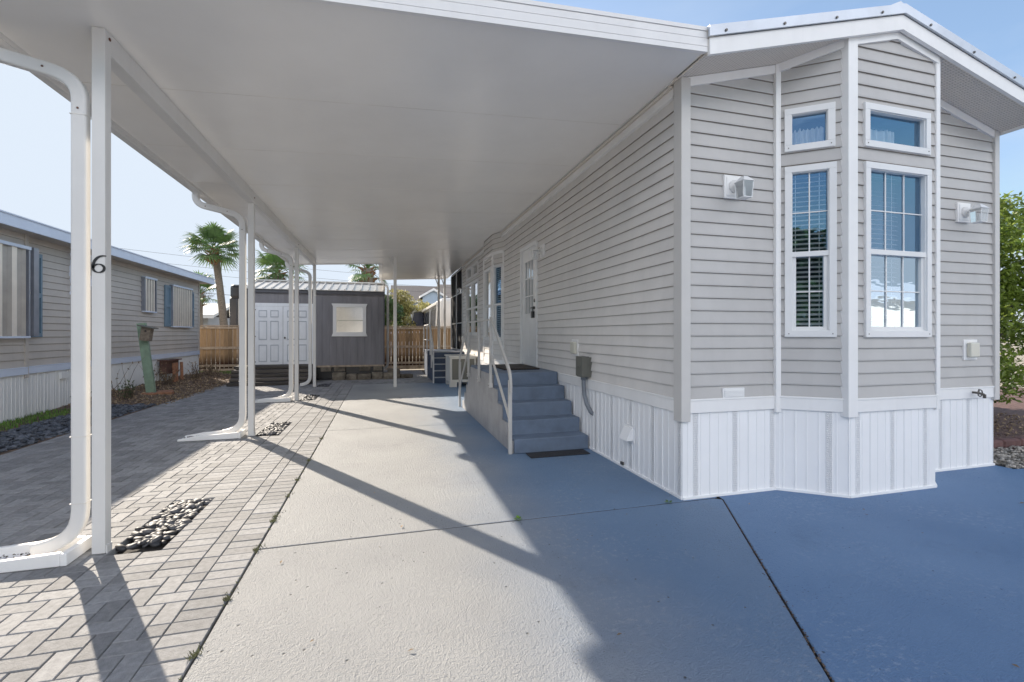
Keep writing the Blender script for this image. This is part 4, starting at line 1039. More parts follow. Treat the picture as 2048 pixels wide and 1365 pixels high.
# ------------------------------------------------------------------ SHED
sh = thing('garden_shed', 'dark charcoal shed with white double doors, framed window and ribbed metal roof', 'shed', (-1.85, 15.6, 0))
SX0, SX1, SY0, SY1, SZ0, SZ1 = -3.80, .04, 15.0, 17.6, .44, 2.66
def t111(A, B, holes=()):
    F, L = fit(A, B); mb = MB(F); u = 0; per = .2032
    us = [0]
    pts = []
    while u < L:
        pts += [(u, .0), (u + .004, -.006), (u + .012, -.006), (u + .016, 0)]; u += per
    pts = [p for p in pts if p[0] < L] + [(L, 0)]
    for p, q in zip(pts, pts[1:]): mb.face([(p[0], p[1], SZ0), (q[0], q[1], SZ0), (q[0], q[1], SZ1 + (0)), (p[0], p[1], SZ1)])
    return mb.build('wall', 'shed', sh, fixn=False)
t111((SX0, SY0), (SX1, SY0)); t111((SX1, SY0), (SX1, SY1)); t111((SX1, SY1), (SX0, SY1)); t111((SX0, SY1), (SX0, SY0))
mb = MB()
for x in (SX0, SX1): mb.box(x - .02, x + .012, SY0 - .02, SY0 + .03, SZ0, SZ1)
mb.box(SX0 - .05, SX1 + .02, SY0 - .06, SY0 - .02, SZ1 - .05, SZ1 + .06); mb.build('trim', 'sheddark', sh)
mb = MB(); mb.box(SX0, SX1, SY0 - .03, SY0 - .002, SZ0 - .05, SZ0 + .0); mb.build('sill', 'fencerail', sh)
SYR = (SY0 + SY1) / 2; ZR = 3.06
mb = MB()
for s_ in (0, 1):
    ya, yb_ = (SY0 - .1, SYR) if s_ == 0 else (SYR, SY1 + .1); za, zb_ = (SZ1 + .045, ZR) if s_ == 0 else (ZR, SZ1 + .045)
    mb.prism([(ya, za), (yb_, zb_), (yb_, zb_ + .015), (ya, za + .015)], 0, SX0 - .06, SX1 + .03)
    x = SX0 - .03
    while x < SX1 + .03:
        mb.prism([(ya - .003, za + .015), (yb_, zb_ + .015), (yb_, zb_ + .045), (ya - .003, za + .045)], 0, x, x + .03); x += .225
rf = mb.build('roof', 'shedroof', sh)
mb = MB(); mb.box(SX0 - .06, SX1 + .03, SYR - .1, SYR + .1, ZR + .02, ZR + .06); mb.build('ridge_cap', 'shedroof', rf)
mb = MB(); mb.prism([(SY0, SZ1), (SY1, SZ1), (SYR, ZR)], 0, SX0 + .0, SX0 + .01); mb.prism([(SY0, SZ1), (SY1, SZ1), (SYR, ZR)], 0, SX1 - .01, SX1 - .001); mb.build('gable', 'shed', sh)
# double doors
mb = MB(); mb.box(-3.66, -2.02, SY0 - .03, SY0 - .002, 2.21, 2.30); mb.box(-3.66, -3.60, SY0 - .03, SY0 - .002, .5, 2.21); mb.box(-2.08, -2.02, SY0 - .03, SY0 - .002, .5, 2.21); mb.build('door_frame', 'sheddoor', sh)
for k, (a, b) in enumerate(((-3.595, -2.845), (-2.835, -2.085))):
    mb = MB(); y_ = SY0 - .035; mb.box(a, b, y_, SY0 - .002, .50, 2.205)
    cols_ = ((a + .11, a + .33), (b - .33, b - .11))
    for (c0_, c1_) in cols_:
        for (q0, q1) in ((.58, 1.08), (1.22, 1.78), (1.88, 2.09)):
            mb.box(c0_, c1_, y_ - .004, y_ - .0005, q0, q1)
            for bxx in ((c0_ - .012, c0_, q0 - .012, q1 + .012), (c1_, c1_ + .012, q0 - .012, q1 + .012)): mb.box(bxx[0], bxx[1], y_ - .009, y_ - .0005, bxx[2], bxx[3])
            mb.box(c0_, c1_, y_ - .009, y_ - .0005, q0 - .012, q0); mb.box(c0_, c1_, y_ - .009, y_ - .0005, q1, q1 + .012)
            mb.box(c0_ + .04, c1_ - .04, y_ - .008, y_ - .004, q0 + .04, q1 - .04)
    d_ = mb.build('door', 'sheddoor', sh)
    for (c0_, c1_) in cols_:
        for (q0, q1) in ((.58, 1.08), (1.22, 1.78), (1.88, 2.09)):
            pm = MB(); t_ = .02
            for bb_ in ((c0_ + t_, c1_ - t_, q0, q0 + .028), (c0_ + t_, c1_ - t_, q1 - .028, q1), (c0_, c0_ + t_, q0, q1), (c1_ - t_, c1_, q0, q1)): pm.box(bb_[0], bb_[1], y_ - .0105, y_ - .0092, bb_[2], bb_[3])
            pm.build('door_panel_shade', 'panelrim_shade', d_)
    for z in (.58, 1.32, 2.10):
        mb = MB(); xx = a if k == 0 else b; mb.box(xx - .035, xx + .035, y_ - .008, y_ - .0, z - .014, z + .014); mb.build('hinge', 'black', d_)
    if k: mb = MB(); mb.blob((a + .05, y_ - .03, 1.28), .025, .03, .035, sub=2); mb.build('handle', 'screw', d_)
mb = MB(); mb.box(-2.843, -2.837, SY0 - .036, SY0 - .03, .5, 2.2); mb.build('door_gap', 'black', sh)
# shed window
mb = MB(); y_ = SY0 - .03; a, b, z0_, z1_ = -1.46, -.50, 1.36, 2.30
mb.box(a - .0, a + .10, y_, SY0, z0_, z1_); mb.box(b - .10, b, y_, SY0, z0_, z1_)
mb.prism([(a - .04, z1_ + .02), (a + .01, z1_ - .09), (b - .01, z1_ - .09), (b + .04, z1_ + .02)], 1, y_ - .006, SY0)
mb.prism([(a - .04, z0_ - .04), (b + .04, z0_ - .04), (b - .01, z0_ + .09), (a + .01, z0_ + .09)], 1, y_ - .006, SY0); w_ = mb.build('window', 'white', sh, bev=.003)
mb = MB(); mb.face([(a + .09, SY0 - .012, z0_ + .08), (b - .09, SY0 - .012, z0_ + .08), (b - .09, SY0 - .012, z1_ - .08), (a + .09, SY0 - .012, z1_ - .08)]); mb.build('pane', 'lampglass', w_, fixn=False)
mb = MB(); mb.box(a + .09, b - .09, SY0 - .02, SY0 - .014, 1.80, 1.825)
for k in (1, 2): xx = a + .09 + (b - a - .18) * k / 3; mb.box(xx - .004, xx + .004, SY0 - .0105, SY0 - .0085, z0_ + .09, z1_ - .09)
mb.build('muntin', 'cover', w_)
mb = MB(); mb.face([(a + .09, SY0 - .0075, z0_ + .08), (b - .09, SY0 - .0075, z0_ + .08), (b - .09, SY0 - .0075, z1_ - .08), (a + .09, SY0 - .0075, z1_ - .08)]); mb.build('blind', 'stormpanel', w_, fixn=False)
# timber steps & foundation blocks
ts = thing('timber_steps', 'stack of old weathered timber sleepers below the shed doors', 'steps', (-2.9, 14.4, 0))
for k in range(5):
    mb = MB(); y0_ = 13.75 + k * .19; z_ = k * .098
    xo = random.uniform(-.05, .05)
    mb.box(-4.0 + xo, -1.95 + xo * 1.5, y0_, 14.92, z_ + .004, z_ + .094, b=.014); mb.build('sleeper', 'timber', ts)
mb = MB(); x = -1.85
fb = thing('block_footing', 'row of stained concrete blocks and timbers under the shed floor', 'footing', (-1, 15, 0))
random.seed(11)
while x < .1:
    w_ = random.uniform(.30, .48); mb = MB(); d_ = random.uniform(0, .15)
    if random.random() < .85: mb.box(x, x + w_ - .02, 14.86 - d_, 15.3, .0, random.uniform(.17, .26), b=.012); mb.build('block', 'block', fb)
    if random.random() < .7: mb = MB(); mb.box(x + .05, x + w_ * .9, 14.9, 15.3, .262, .385, b=.01); mb.build('block', 'block', fb)
    x += w_
mb = MB(); mb.box(SX0 + .05, SX1 - .02, 15.06, SY1 - .1, .02, .385); mb.build('crawl_space', 'black', fb)
mb = MB(); mb.box(.14, .52, 14.9, 15.25, .0, .30, b=.02)
tag(mb.build('stone_block', 'block'), 'large squared brown stone at the right corner of the shed', 'stone block')
mb = MB(); mb.box(.55, .92, 14.95, 15.2, .0, .12, b=.02, rot=(Matrix.Rotation(.2, 3, 'Z'), Vector((.7, 15, 0))))
tag(mb.build('stone_slab', 'block'), 'low brown slab beside the large squared stone', 'stone slab')

# ------------------------------------------------------------------ FENCE
fe = thing('wooden_fence', 'weathered vertical board fence, its lower half glowing orange, behind the shed', 'fence', (-1, 19, 0))
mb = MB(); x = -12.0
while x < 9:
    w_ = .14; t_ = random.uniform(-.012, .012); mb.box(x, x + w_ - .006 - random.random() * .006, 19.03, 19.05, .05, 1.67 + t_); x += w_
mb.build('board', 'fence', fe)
mb = MB(); mb.box(-12, 9, 18.985, 19.028, 1.585, 1.66); mb.box(-12, 9, 18.985, 19.028, .84, .93); mb.box(-12, 9, 18.985, 19.028, .20, .28); mb.build('rail', 'fencerail', fe)
mb = MB(); mb.box(-12, 9, 18.96, 18.984, -.02, .13); mb.build('kick_board', 'fencerail', fe)
mb = MB(); mb.box(-12, 9, 18.97, 19.09, 1.69, 1.715); mb.build('cap', 'fencerail', fe)
for x in (-9.6, -7.2, -4.8, -2.4, 0, 2.4, 4.8, 7.2):
    mb = MB(); mb.box(x - .05, x + .05, 19.055, 19.15, 0, 1.68); mb.build('fence_post', 'fencerail', fe)

# ------------------------------------------------------------------ VEGETATION
def palm(x, y, h, lean, cr, label, nf=34, tr=.2, seedv=1):
    random.seed(seedv)
    t = thing('palm_tree', label, 'palm tree', (x, y, 0), 'cabbage palms beyond the fence')
    tp = MB(); pts = [(x + lean * (k / 6) ** 1.6, y, h * k / 6) for k in range(7)]
    tp.tube(pts, [tr * 1.3, tr * 1.05, tr, tr * .95, tr * .9, tr * .9, tr * .95], 12); tk = tp.build('trunk', 'palmbark', t, smooth=True)
    c = Vector((x + lean, y, h)); bt = MB()
    for k in range(46):
        a = random.uniform(0, 6.28); zz = h - random.uniform(.0, .75) * (cr / 1.3); d = Vector((math.cos(a), math.sin(a), random.uniform(.2, 1.1))).normalized()
        p = Vector((x + lean, y, zz)) + Vector((d.x, d.y, 0)) * tr * .8; bt.tube([p, p + d * random.uniform(.15, .32)], [.05, .02], 4)
    bt.build('frond_boot', 'boot', tk)
    lf = MB(); stt = MB()
    for k in range(nf):
        a = k * 2.399 + random.uniform(-.2, .2); el = R(random.uniform(-38, 82)) if k > nf * .12 else R(random.uniform(60, 88))
        d = Vector((math.cos(a) * math.cos(el), math.sin(a) * math.cos(el), math.sin(el)))
        pl = cr * random.uniform(.45, .65); hub = c + d * pl + Vector((0, 0, -.08 * pl)); stt.tube([c, hub], [.02, .012], 4)
        side = d.cross(Vector((0, 0, 1)));
        if side.length < .1: side = Vector((1, 0, 0))
        side.normalize(); up = side.cross(d).normalized(); R_ = cr * random.uniform(.5, .68); nb_ = 22
        rv = random.random()
        for j in range(nb_):
            an = R(-115 + 230 * j / (nb_ - 1)); bd = (d * math.cos(an) + side * math.sin(an)).normalized(); l = R_ * (1 - .22 * abs(an) / 2) * random.uniform(.85, 1.05)
            w_ = l * .042; q = bd.cross(up).normalized() * w_
            m1 = hub + bd * l * .55 + up * .05 * l; e_ = hub + bd * l + Vector((0, 0, -1)) * l * random.uniform(.12, .35)
            lf.face([(hub - q * .3)[:], (m1 - q)[:], (m1 + q)[:], (hub + q * .3)[:]], r=rv * .6 + random.random() * .4); lf.face([(m1 - q)[:], e_[:], (m1 + q)[:]], r=rv * .6 + random.random() * .4)
    lf.build('crown', 'frond', t, fixn=False); stt.build('frond_stalk', 'frond', t)
palm(-6.36, 22, 4.98, -.44, 1.2, 'tall leaning cabbage palm standing clear above the fence on the left', 40, .155, 3)
palm(-5.09, 25.5, 4.45, .0, 1.5, 'cabbage palm whose crown shows just above the left of the shed roof', 34, .22, 5)
palm(-.63, 20.6, 4.15, .0, 1.15, 'cabbage palm with brown frond boots above the right end of the shed roof', 34, .24, 9)
palm(-11.0, 33, 3.9, .0, 1.5, 'distant cabbage palm at the end of the tan home', 24, .2, 12)
def leafcloud(mb, blobs, n, s, flat=.5):
    for i in range(n):
        b = random.choices(blobs, [q[3] ** 2 for q in blobs])[0]
        d = Vector((random.gauss(0, 1), random.gauss(0, 1), random.gauss(0, 1))).normalized() * random.uniform(.55, 1.05) ** .6
        p = Vector(b[:3]) + Vector((d.x * b[3], d.y * b[3], d.z * b[3] * (b[4] if len(b) > 4 else 1)))
        ss = s * random.uniform(.6, 1.3); rt = Euler((random.uniform(-1, 1), random.uniform(-1, 1), random.uniform(0, 6.28))).to_matrix()
        mb.face([(p + rt @ Vector(v_))[:] for v_ in ((-ss, 0, 0), (-ss * .1, -ss * .42, .05 * ss), (ss, 0, -.1 * ss), (-ss * .1, ss * .42, .05 * ss))])
def tree(name, label, x, y, h, cr, m, n=5000, s=.08, seedv=1, group=None, trunk=.12, cat='tree', low=.35, nb_=16, sq=.8, cx=0):
    random.seed(seedv); t = thing(name, label, cat, (x, y, 0), group)
    tk = MB(); blobs = []
    tk.tube([(x, y, -.05), (x + .05, y, h * .3), (x - .03, y + .05, h * .55), (x, y, h * .8)], [trunk, trunk * .8, trunk * .55, trunk * .2], 8)
    for k in range(nb_):
        a = random.uniform(0, 6.28); r_ = cr * random.random() ** .6 * .8; z = h * random.uniform(low, .92); f = 1 - .5 * abs((z / h - .6) / .5)
        c = (x + cx + math.cos(a) * r_ * f, y + math.sin(a) * r_ * f, z); blobs.append((*c, cr * random.uniform(.25, .45), sq))
        b0 = (x, y, h * random.uniform(.2, .5)); mid = ((b0[0] + c[0]) / 2 + random.gauss(0, .1), (b0[1] + c[1]) / 2, (b0[2] + c[2]) / 2 + .1)
        tk.tube([b0, mid, c], [trunk * .4, trunk * .25, trunk * .08], 5)
    tk.build('trunk', 'bark', t, smooth=True)
    lf = MB(); leafcloud(lf, blobs, n, s); lf.build('crown', m, t, fixn=False); return t
# right hand hedge
tree('garden_shrub', 'large glossy green shrub beside the right corner of the beige home', 8.35, 4.9, 3.3, 1.15, 'leaf', 20000, .05, 21, trunk=.05, cat='shrub', low=.12, nb_=40, cx=.0)
tree('garden_shrub', 'taller olive green shrub behind the glossy one at the right', 10.4, 5.9, 3.9, 1.4, 'leaf', 12000, .06, 22, trunk=.06, cat='shrub', low=.2, nb_=26)
tree('garden_shrub', 'dark dense shrub low behind the right corner of the beige home', 9.2, 7.8, 2.9, 1.7, 'leafdark', 12000, .08, 23, trunk=.05, cat='shrub', low=.1, nb_=26)
tree('yellow_tree', 'yellow-green tree with fine leaves beyond the fence, right of the shed', .9, 29, 3.9, 1.7, 'leafyellow', 9000, .09, 31, low=.35, nb_=22, group=None)
tree('yellow_tree', 'pale yellow tree in front of the grey roofed building', 3.2, 36, 3.7, 2.1, 'leafyellow', 7000, .11, 32, low=.3, nb_=20)
tree('small_tree', 'dark green tree low beyond the fence near the shed corner', .1, 26, 3.6, 1.3, 'leafdark', 5000, .09, 33, low=.4, nb_=16)
tree('olive_tree', 'olive tree at the far end of the tan home', -13.5, 31, 4.4, 1.6, 'leafyellow', 5000, .1, 34, low=.4, nb_=16)
def baretree(x, y, h, label, seedv, w_=1.4):
    random.seed(seedv); mb = MB()
    def br(p, d, l, r_, n):
        q = p + d * l; mb.tube([p, q], [r_, r_ * .6], 4, cap=False)
        if n == 0: return
        for k in range(3): br(q, (d + Vector((random.gauss(0, .45), random.gauss(0, .45), random.gauss(.1, .25)))).normalized(), l * .72, r_ * .6, n - 1)
    t = thing('bare_tree', label, 'tree', (x, y, 0), 'leafless trees in the distance')
    br(Vector((x, y, 0)), Vector((0, 0, 1)), h * .32, .09, 6); mb.build('branches', 'bark', t, fixn=False)
baretree(-14.5, 21, 5.2, 'leafless tree poking above the tan roof, farther left', 4); baretree(-13.0, 24, 5.0, 'leafless tree poking above the tan roof next to the numbered post', 6)
baretree(-12.2, 34, 4.6, 'leafless tree low behind the leaning palm', 8)
# right hand bed
sheet('mulch_bed', [(6.31, 3.75), (16, 3.55), (16, 40), (6.31, 40)], -.008, 'mulchred')
o = stones('pale_gravel', 'pebble_white', 1500, 6.33, 9.2, 3.22, 3.86, .012, .032, -.008, 1, .02); tag(o, 'pale mixed gravel strip along the apron at the right', 'gravel', kind='stuff')
for i in range(9):
    x = 6.62 + i * .31; mb = MB(); mb.box(x - .148, x + .148, 3.86, 3.98, -.02, .085, b=.02, rot=(Matrix.Rotation(random.uniform(-.06, .06), 3, 'Z'), Vector((x, 3.92, 0))))
    tag(mb.build('edging_block', 'redblock'), 'dark red scalloped edging block between gravel and mulch', 'edging block', 'edging blocks along the mulch bed')
sp = thing('garden_spotlight', 'small black spotlight lying on the mulch under the shrub', 'spotlight', (7.6, 4.3, 0))
mb = MB(); mb.tube([(7.5, 4.3, .10), (7.66, 4.24, .13)], [.04, .05], 10); mb.build('head', 'black', sp); mb = MB(); mb.tube([(7.58, 4.27, 0), (7.58, 4.27, .1)], .01, 6); mb.build('stake', 'black', sp)
random.seed(5); mb = MB()
for i in range(2500):
    x, y = random.uniform(6.35, 10.5), random.uniform(3.95, 6.5); s = random.uniform(.01, .035); rt = Euler((random.gauss(0, .5), random.gauss(0, .5), random.uniform(0, 6.3))).to_matrix()
    mb.face([(Vector((x, y, .008)) + rt @ Vector(p))[:] for p in ((-s, 0, 0), (0, -s * .4, .003), (s, 0, 0), (0, s * .4, .003))])
tag(mb.build('bark_litter', 'dryleaf', fixn=False), 'brown bark and leaf litter under the right hand shrubs', 'leaf litter', kind='stuff')

# ------------------------------------------------------------------ BEYOND THE FENCE
def rvbody(t, x0, x1, y0, y1, z0, z1, rear):
    mb = MB(); mb.box(x0, x1, y0, y1, z0, z1); return mb.build('body', 'rvwhite', t, bev=.12)
RVF = lambda p: (p[0] + 1.47, p[1] + .4, p[2])
rv = thing('motorhome', 'motorhome with black rear cap and bronze swoosh graphics left of the shed', 'motorhome', (-4.8, 24.4, 0))
rvbody(rv, -6.55, -4.0, 23.4, 31, .5, 3.35, 1)
mb = MB(RVF); mb.box(-8.08, -5.47, 22.9, 24.4, 2.95, 3.62); mb.build('roof_cap', 'rvdark', rv, bev=.15)
mb = MB(RVF); mb.box(-8.09, -7.75, 22.92, 23.3, 1.7, 3.0); mb.build('corner_light', 'rvdark', rv, bev=.05)
mb = MB(RVF)
mb.prism([(-7.35, 2.75), (-5.6, 2.95), (-5.6, 2.45), (-7.3, 2.2)], 1, 22.97, 22.995); mb.build('rear_window', 'rvdark', rv)
mb = MB(RVF); mb.prism([(-7.4, 2.05), (-5.6, 2.4), (-5.6, 1.3), (-6.0, 1.25)], 1, 22.965, 22.995); mb.prism([(-7.5, 1.6), (-7.35, 1.6), (-6.6, 1.1), (-6.9, 1.1)], 1, 22.965, 22.995); sw_ = mb.build('swoosh', 'rvbrown', rv)
mb = MB(RVF); mb.prism([(-7.2, 1.98), (-5.6, 2.25), (-5.6, 2.20), (-7.1, 1.90)], 1, 22.95, 22.962); mb.build('stripe', 'rvwhite', sw_)
for x in (-7.6, -5.9):
    mb = MB(RVF); mb.tube([(x - .12, 24.4, .45), (x + .12, 24.4, .45)], .45, 18); mb.build('wheel', 'rvdark', rv)
rv2 = thing('travel_trailer', 'long white trailer with navy end and awning, partly hidden by the beige home', 'travel trailer', (3.4, 24, 0))
mb = MB(); mb.box(2.45, 5.0, 20.6, 31, .6, 3.0); mb.build('body', 'rvwhite', rv2, bev=.15)
mb = MB(); mb.box(2.42, 2.449, 21.2, 28.5, 1.8, 2.6); mb.build('window_band', 'rvdark', rv2)
mb = MB(); mb.box(2.30, 2.42, 21, 29, 2.72, 2.82); mb.tube([(2.35, 21.0, 2.7), (2.30, 21.0, 1.6)], .03, 6); mb.tube([(2.35, 24.0, 2.7), (2.30, 24.0, 1.6)], .03, 6); mb.build('awning', 'rvwhite', rv2)
mb = MB(); mb.box(1.75, 2.44, 29.0, 30.6, .9, 2.78); so = mb.build('slide_out', 'rvblue', rv2, bev=.05)
mb = MB(); mb.tube([(1.75, 28.98, 1.0), (1.62, 28.98, 1.9), (1.80, 28.98, 2.75), (2.5, 28.98, 2.85)], .06, 8); mb.build('moulding', 'rvwhite', so)
mb = MB(); mb.box(2.3, 2.41, 20.9, 26.0, .62, 1.75); mb.build('dark_skirt', 'rvdark', rv2)
for y in (24.2, 25.2):
    mb = MB(); mb.tube([(2.4, y, .4), (2.62, y, .4)], .38, 18); mb.build('wheel', 'rvdark', rv2)
# parked car
cr_ = thing('parked_car', 'white car parked beyond the fence under the yellow tree', 'car', (.8, 24, 0))
mb = MB(); mb.prism([(-.9, .3), (-.9, .85), (-.2, .98), (.35, 1.5), (1.9, 1.52), (2.7, 1.0), (3.3, .9), (3.3, .3)], 1, 23.2, 24.9); mb.build('body', 'car', cr_, bev=.08)
mb = MB(); mb.prism([(.05, 1.02), (.42, 1.43), (1.85, 1.44), (2.4, 1.02)], 1, 23.19, 24.91); mb.build('window', 'rvdark', cr_)
for x in (-.2, 2.5):
    for y in (23.2, 24.75):
        mb = MB(); mb.tube([(x, y, .33), (x, y + .18, .33)], .33, 18); mb.build('wheel', 'rvdark', cr_)
def house(name, label, x0, x1, y0, y1, hw_, hr, wall, roof, ridge='x', cat='house', dormers=(), group=None, nwin=4, stor=1):
    t = thing(name, label, cat, ((x0 + x1) / 2, (y0 + y1) / 2, 0), group)
    mb = MB(); mb.box(x0, x1, y0, y1, 0, hw_); mb.build('wall', wall, t)
    mb = MB(); ym, xm = (y0 + y1) / 2, (x0 + x1) / 2; e = .5
    if ridge == 'x': mb.prism([(y0 - e, hw_ - .1), (ym, hr), (y1 + e, hw_ - .1), (y1 + e, hw_ + .08), (ym, hr + .2), (y0 - e, hw_ + .08)], 0, x0 - e, x1 + e)
    else: mb.prism([(x0 - e, hw_ - .1), (xm, hr), (x1 + e, hw_ - .1), (x1 + e, hw_ + .08), (xm, hr + .2), (x0 - e, hw_ + .08)], 1, y0 - e, y1 + e)
    r_ = mb.build('roof', roof, t)
    mb = MB(); mb.box(x0 - e, x1 + e, y0 - e - .04, y0 - e - .005, hw_ - .15, hw_ + .05); mb.build('fascia', 'whitetrim', r_)
    if ridge == 'y':
        mb = MB(); mb.prism([(x0, hw_), (x1, hw_), (xm, hr)], 1, y0 + .001, y0 + .1); mb.build('gable', wall, t)
    for (dx_, dw_, dh) in dormers:
        mb = MB(); mb.prism([(dx_ - dw_, hw_ - 1), (dx_ - dw_, hw_ + dh * .4), (dx_, hw_ + dh), (dx_ + dw_, hw_ + dh * .4), (dx_ + dw_, hw_ - 1)], 1, y0 - .6, ym); d_ = mb.build('dormer', wall, t)
        mb = MB()
        for s_ in (-1, 1): mb.prism([(dx_, hw_ + dh + .02), (dx_ + s_ * (dw_ + .35), hw_ + dh * .4 - .15), (dx_ + s_ * (dw_ + .35), hw_ + dh * .4 + .1), (dx_, hw_ + dh + .3)], 1, y0 - .95, ym)
        mb.build('dormer_roof', 'whitetrim', d_)
    for k in range(nwin):
        for f in range(stor):
            xx = x0 + (x1 - x0) * (k + .5) / nwin; zb_ = 1.0 + 2.8 * f
            mb = MB(); mb.box(xx - .6, xx + .6, y0 - .05, y0 - .001, zb_, zb_ + 1.3); w_ = mb.build('window', 'whitetrim', t)
            mb = MB(); mb.box(xx - .5, xx + .5, y0 - .07, y0 - .051, zb_ + .1, zb_ + 1.2); mb.build('pane', 'rvdark', w_)
    return t
house('apartment_building', 'blue-grey two storey building with brown shingle roof far behind the fence', 1.5, 7.2, 58, 68, 5.4, 7.6, 'farwall', 'farroof', 'x', 'building', [(6.0, 1.3, 1.3)], nwin=2, stor=2)
house('apartment_building', 'larger two storey building with taller brown roof at the right, far behind the fence', 7.6, 24, 57, 69, 5.6, 7.9, 'farwall', 'farroof', 'x', 'building', [(10.2, 1.4, 1.4), (15, 1.4, 1.4)], nwin=6, stor=2)
house('mobile_home', 'distant low home with grey ribbed roof left of the leaning palm', -19, -11.5, 36, 44, 2.6, 3.5, 'farwall2', 'shedroof', 'x', 'mobile home', nwin=3)
house('mobile_home', 'white sided mobile home across the road behind the camera', 19, 44, -24, -15.8, 3.5, 5.0, 'skirt', 'nfascia', 'x', 'mobile home', nwin=4)
house('mobile_home', 'second white mobile home across the road, farther along', -8, 7, -30, -22, 3.0, 4.1, 'skirt', 'nfascia', 'x', 'mobile home', nwin=4)
tree('street_tree', 'broad dark tree across the road behind the camera, nearest the drive', -5.2, -12.5, 5.6, 3.3, 'leafdark', 9000, .22, 41, trunk=.2)
tree('street_tree', 'second broad dark tree across the road, left of the first', -11, -15, 5.4, 3.6, 'leafdark', 7000, .24, 42, trunk=.2)
# power lines
pl = thing('power_line', 'sagging overhead power lines beyond the shed and their pole', 'power line', (-24, 44, 0))
mb = MB(); mb.tube([(-24, 44, 0), (-24, 44, 9)], [.16, .11], 8); mb.build('pole', 'bark', pl)
mb = MB()
for z in (8.6, 7.8, 7.2, 5.6):
    pts = [(-24 + 70 * t, 44 + 12 * t, z - 3 * 4 * t * (1 - t) * .5) for t in [k / 24 for k in range(25)]]
    mb.tube(pts, .012 if z > 6 else .02, 4)
mb.build('wire', 'wire', pl)
mb = MB(); mb.tube([(46, 56, 0), (46, 56, 9)], [.16, .11], 8); mb.build('pole', 'bark', pl)

# ------------------------------------------------------------------ WORLD, SUN, CAMERA
EL = R(26.8); AZ = math.atan2(-.52, .854)        # azimuth from +Y toward +X
wd = bpy.data.worlds.new('World'); SC.world = wd; wd.use_nodes = True
nt = wd.node_tree; nt.nodes.clear()
out = N(nt, 'ShaderNodeOutputWorld'); bg = N(nt, 'ShaderNodeBackground'); bg.inputs[1].default_value = .15
sky = N(nt, 'ShaderNodeTexSky'); sky.sky_type = 'NISHITA'; sky.sun_disc = False
sky.sun_elevation = EL; sky.sun_rotation = AZ; sky.dust_density = .6; sky.ozone_density = 1.5; sky.air_density = 1.0
tc = N(nt, 'ShaderNodeTexCoord'); sx = N(nt, 'ShaderNodeSeparateXYZ'); nt.links.new(tc.outputs['Generated'], sx.inputs[0])
# thin haze and cirrus over the physical sky
mp = N(nt, 'ShaderNodeMapping'); mp.inputs['Scale'].default_value = (1, 1, 3.2); nt.links.new(tc.outputs['Generated'], mp.inputs[0])
cn = N(nt, 'ShaderNodeTexNoise'); cn.inputs['Scale'].default_value = 2.2; cn.inputs['Detail'].default_value = 6; cn.inputs['Roughness'].default_value = .55
nt.links.new(mp.outputs[0], cn.inputs['Vector'])
cl = ramp(nt, cn.outputs['Fac'], .42, .75)
hz = ramp(nt, sx.outputs[2], .0, .75, (1, 1, 1), (0, 0, 0))
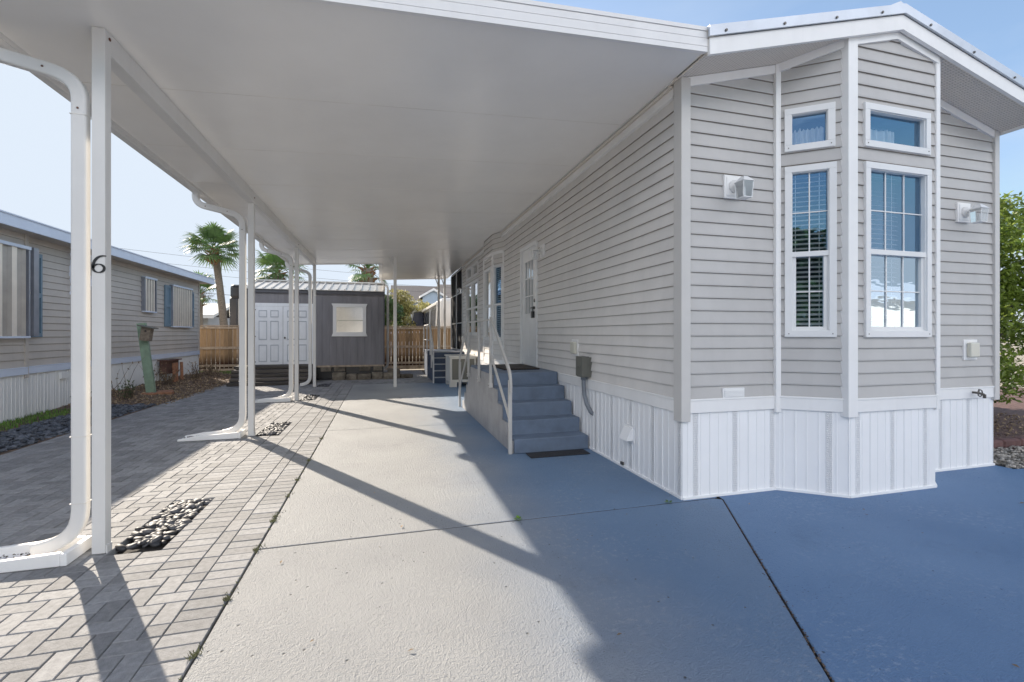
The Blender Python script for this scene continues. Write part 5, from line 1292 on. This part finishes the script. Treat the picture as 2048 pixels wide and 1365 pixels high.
# haze is strongest toward the sun's side of the horizon
dt = N(nt, 'ShaderNodeVectorMath', operation='DOT_PRODUCT'); nt.links.new(tc.outputs['Generated'], dt.inputs[0]); dt.inputs[1].default_value = (math.sin(AZ), math.cos(AZ), .1)
sun_side = ramp(nt, dt.outputs['Value'], -.1, .95)
def mth(op, a, b, clamp=False):
    n = N(nt, 'ShaderNodeMath', operation=op, use_clamp=clamp)
    for k, v in enumerate((a, b)):
        if hasattr(v, 'is_linked'): nt.links.new(v, n.inputs[k])
        else: n.inputs[k].default_value = v
    return n.outputs[0]
hz2 = ramp(nt, sx.outputs[2], .0, .38, (.75, .75, .75), (.1, .1, .1))
fac = mth('ADD', mth('MULTIPLY', mth('MULTIPLY', cl, hz), .6), mth('MULTIPLY', hz2, mth('MULTIPLY_ADD', sun_side, .8) if False else mth('ADD', mth('MULTIPLY', sun_side, .95), .05)), True)
c = mixc(nt, 1., sky.outputs[0], (1.55, 1.6, 1.7), 'MULTIPLY')
c = mixc(nt, .25, c, (2.2, 3.5, 5.2))
c = mixc(nt, fac, c, (5.4, 6.1, 6.9))
c = mixc(nt, 1., c, (4.9, 5.6, 6.5), 'DARKEN')
hi = ramp(nt, sx.outputs[2], .60, .82, (1, 1, 1), (.30, .34, .46))
c = mixc(nt, 1., c, hi, 'MULTIPLY')
# added bright sky band, out of view, filling the shaded front of the house
sepn = mth('MULTIPLY', sx.outputs[1], -1.)
fill_band = mth('MULTIPLY', ramp(nt, sepn, .15, .5), mth('MULTIPLY', ramp(nt, sx.outputs[2], .36, .42), ramp(nt, sx.outputs[2], .58, .70, (1, 1, 1), (.12, .12, .12))))
c = mixc(nt, mth('MULTIPLY', fill_band, .95), c, (19.5, 19.5, 20.5))
nt.links.new(c, bg.inputs[0]); nt.links.new(bg.outputs[0], out.inputs[0])
ld = bpy.data.lights.new('Sun', 'SUN'); ld.energy = 10.3; ld.angle = R(.5); ld.color = (1, .88, .73)
lo = bpy.data.objects.new('Sun', ld); COL.objects.link(lo)
sd = Vector((math.sin(AZ) * math.cos(EL), math.cos(AZ) * math.cos(EL), math.sin(EL)))
lo.rotation_euler = sd.to_track_quat('Z', 'Y').to_euler(); lo.location = (-10, 16, 12)
cd = bpy.data.cameras.new('Camera'); cam = bpy.data.objects.new('Camera', cd); COL.objects.link(cam); SC.camera = cam
cd.sensor_width = 36; cd.lens = 925 / 2048 * 36; cd.clip_start = .05; cd.clip_end = 900
cd.shift_y = -(682.5 - 668) / 2048
cam.location = (0, 0, 1.4); cam.rotation_euler = (R(90), 0, -math.atan2(.2689, .9632))
SC.cycles.max_bounces = 16; SC.cycles.diffuse_bounces = 9; SC.cycles.transparent_max_bounces = 16
SC.view_settings.view_transform = 'Standard'; SC.view_settings.look = 'None'; SC.view_settings.exposure = 0; SC.view_settings.gamma = 1.15
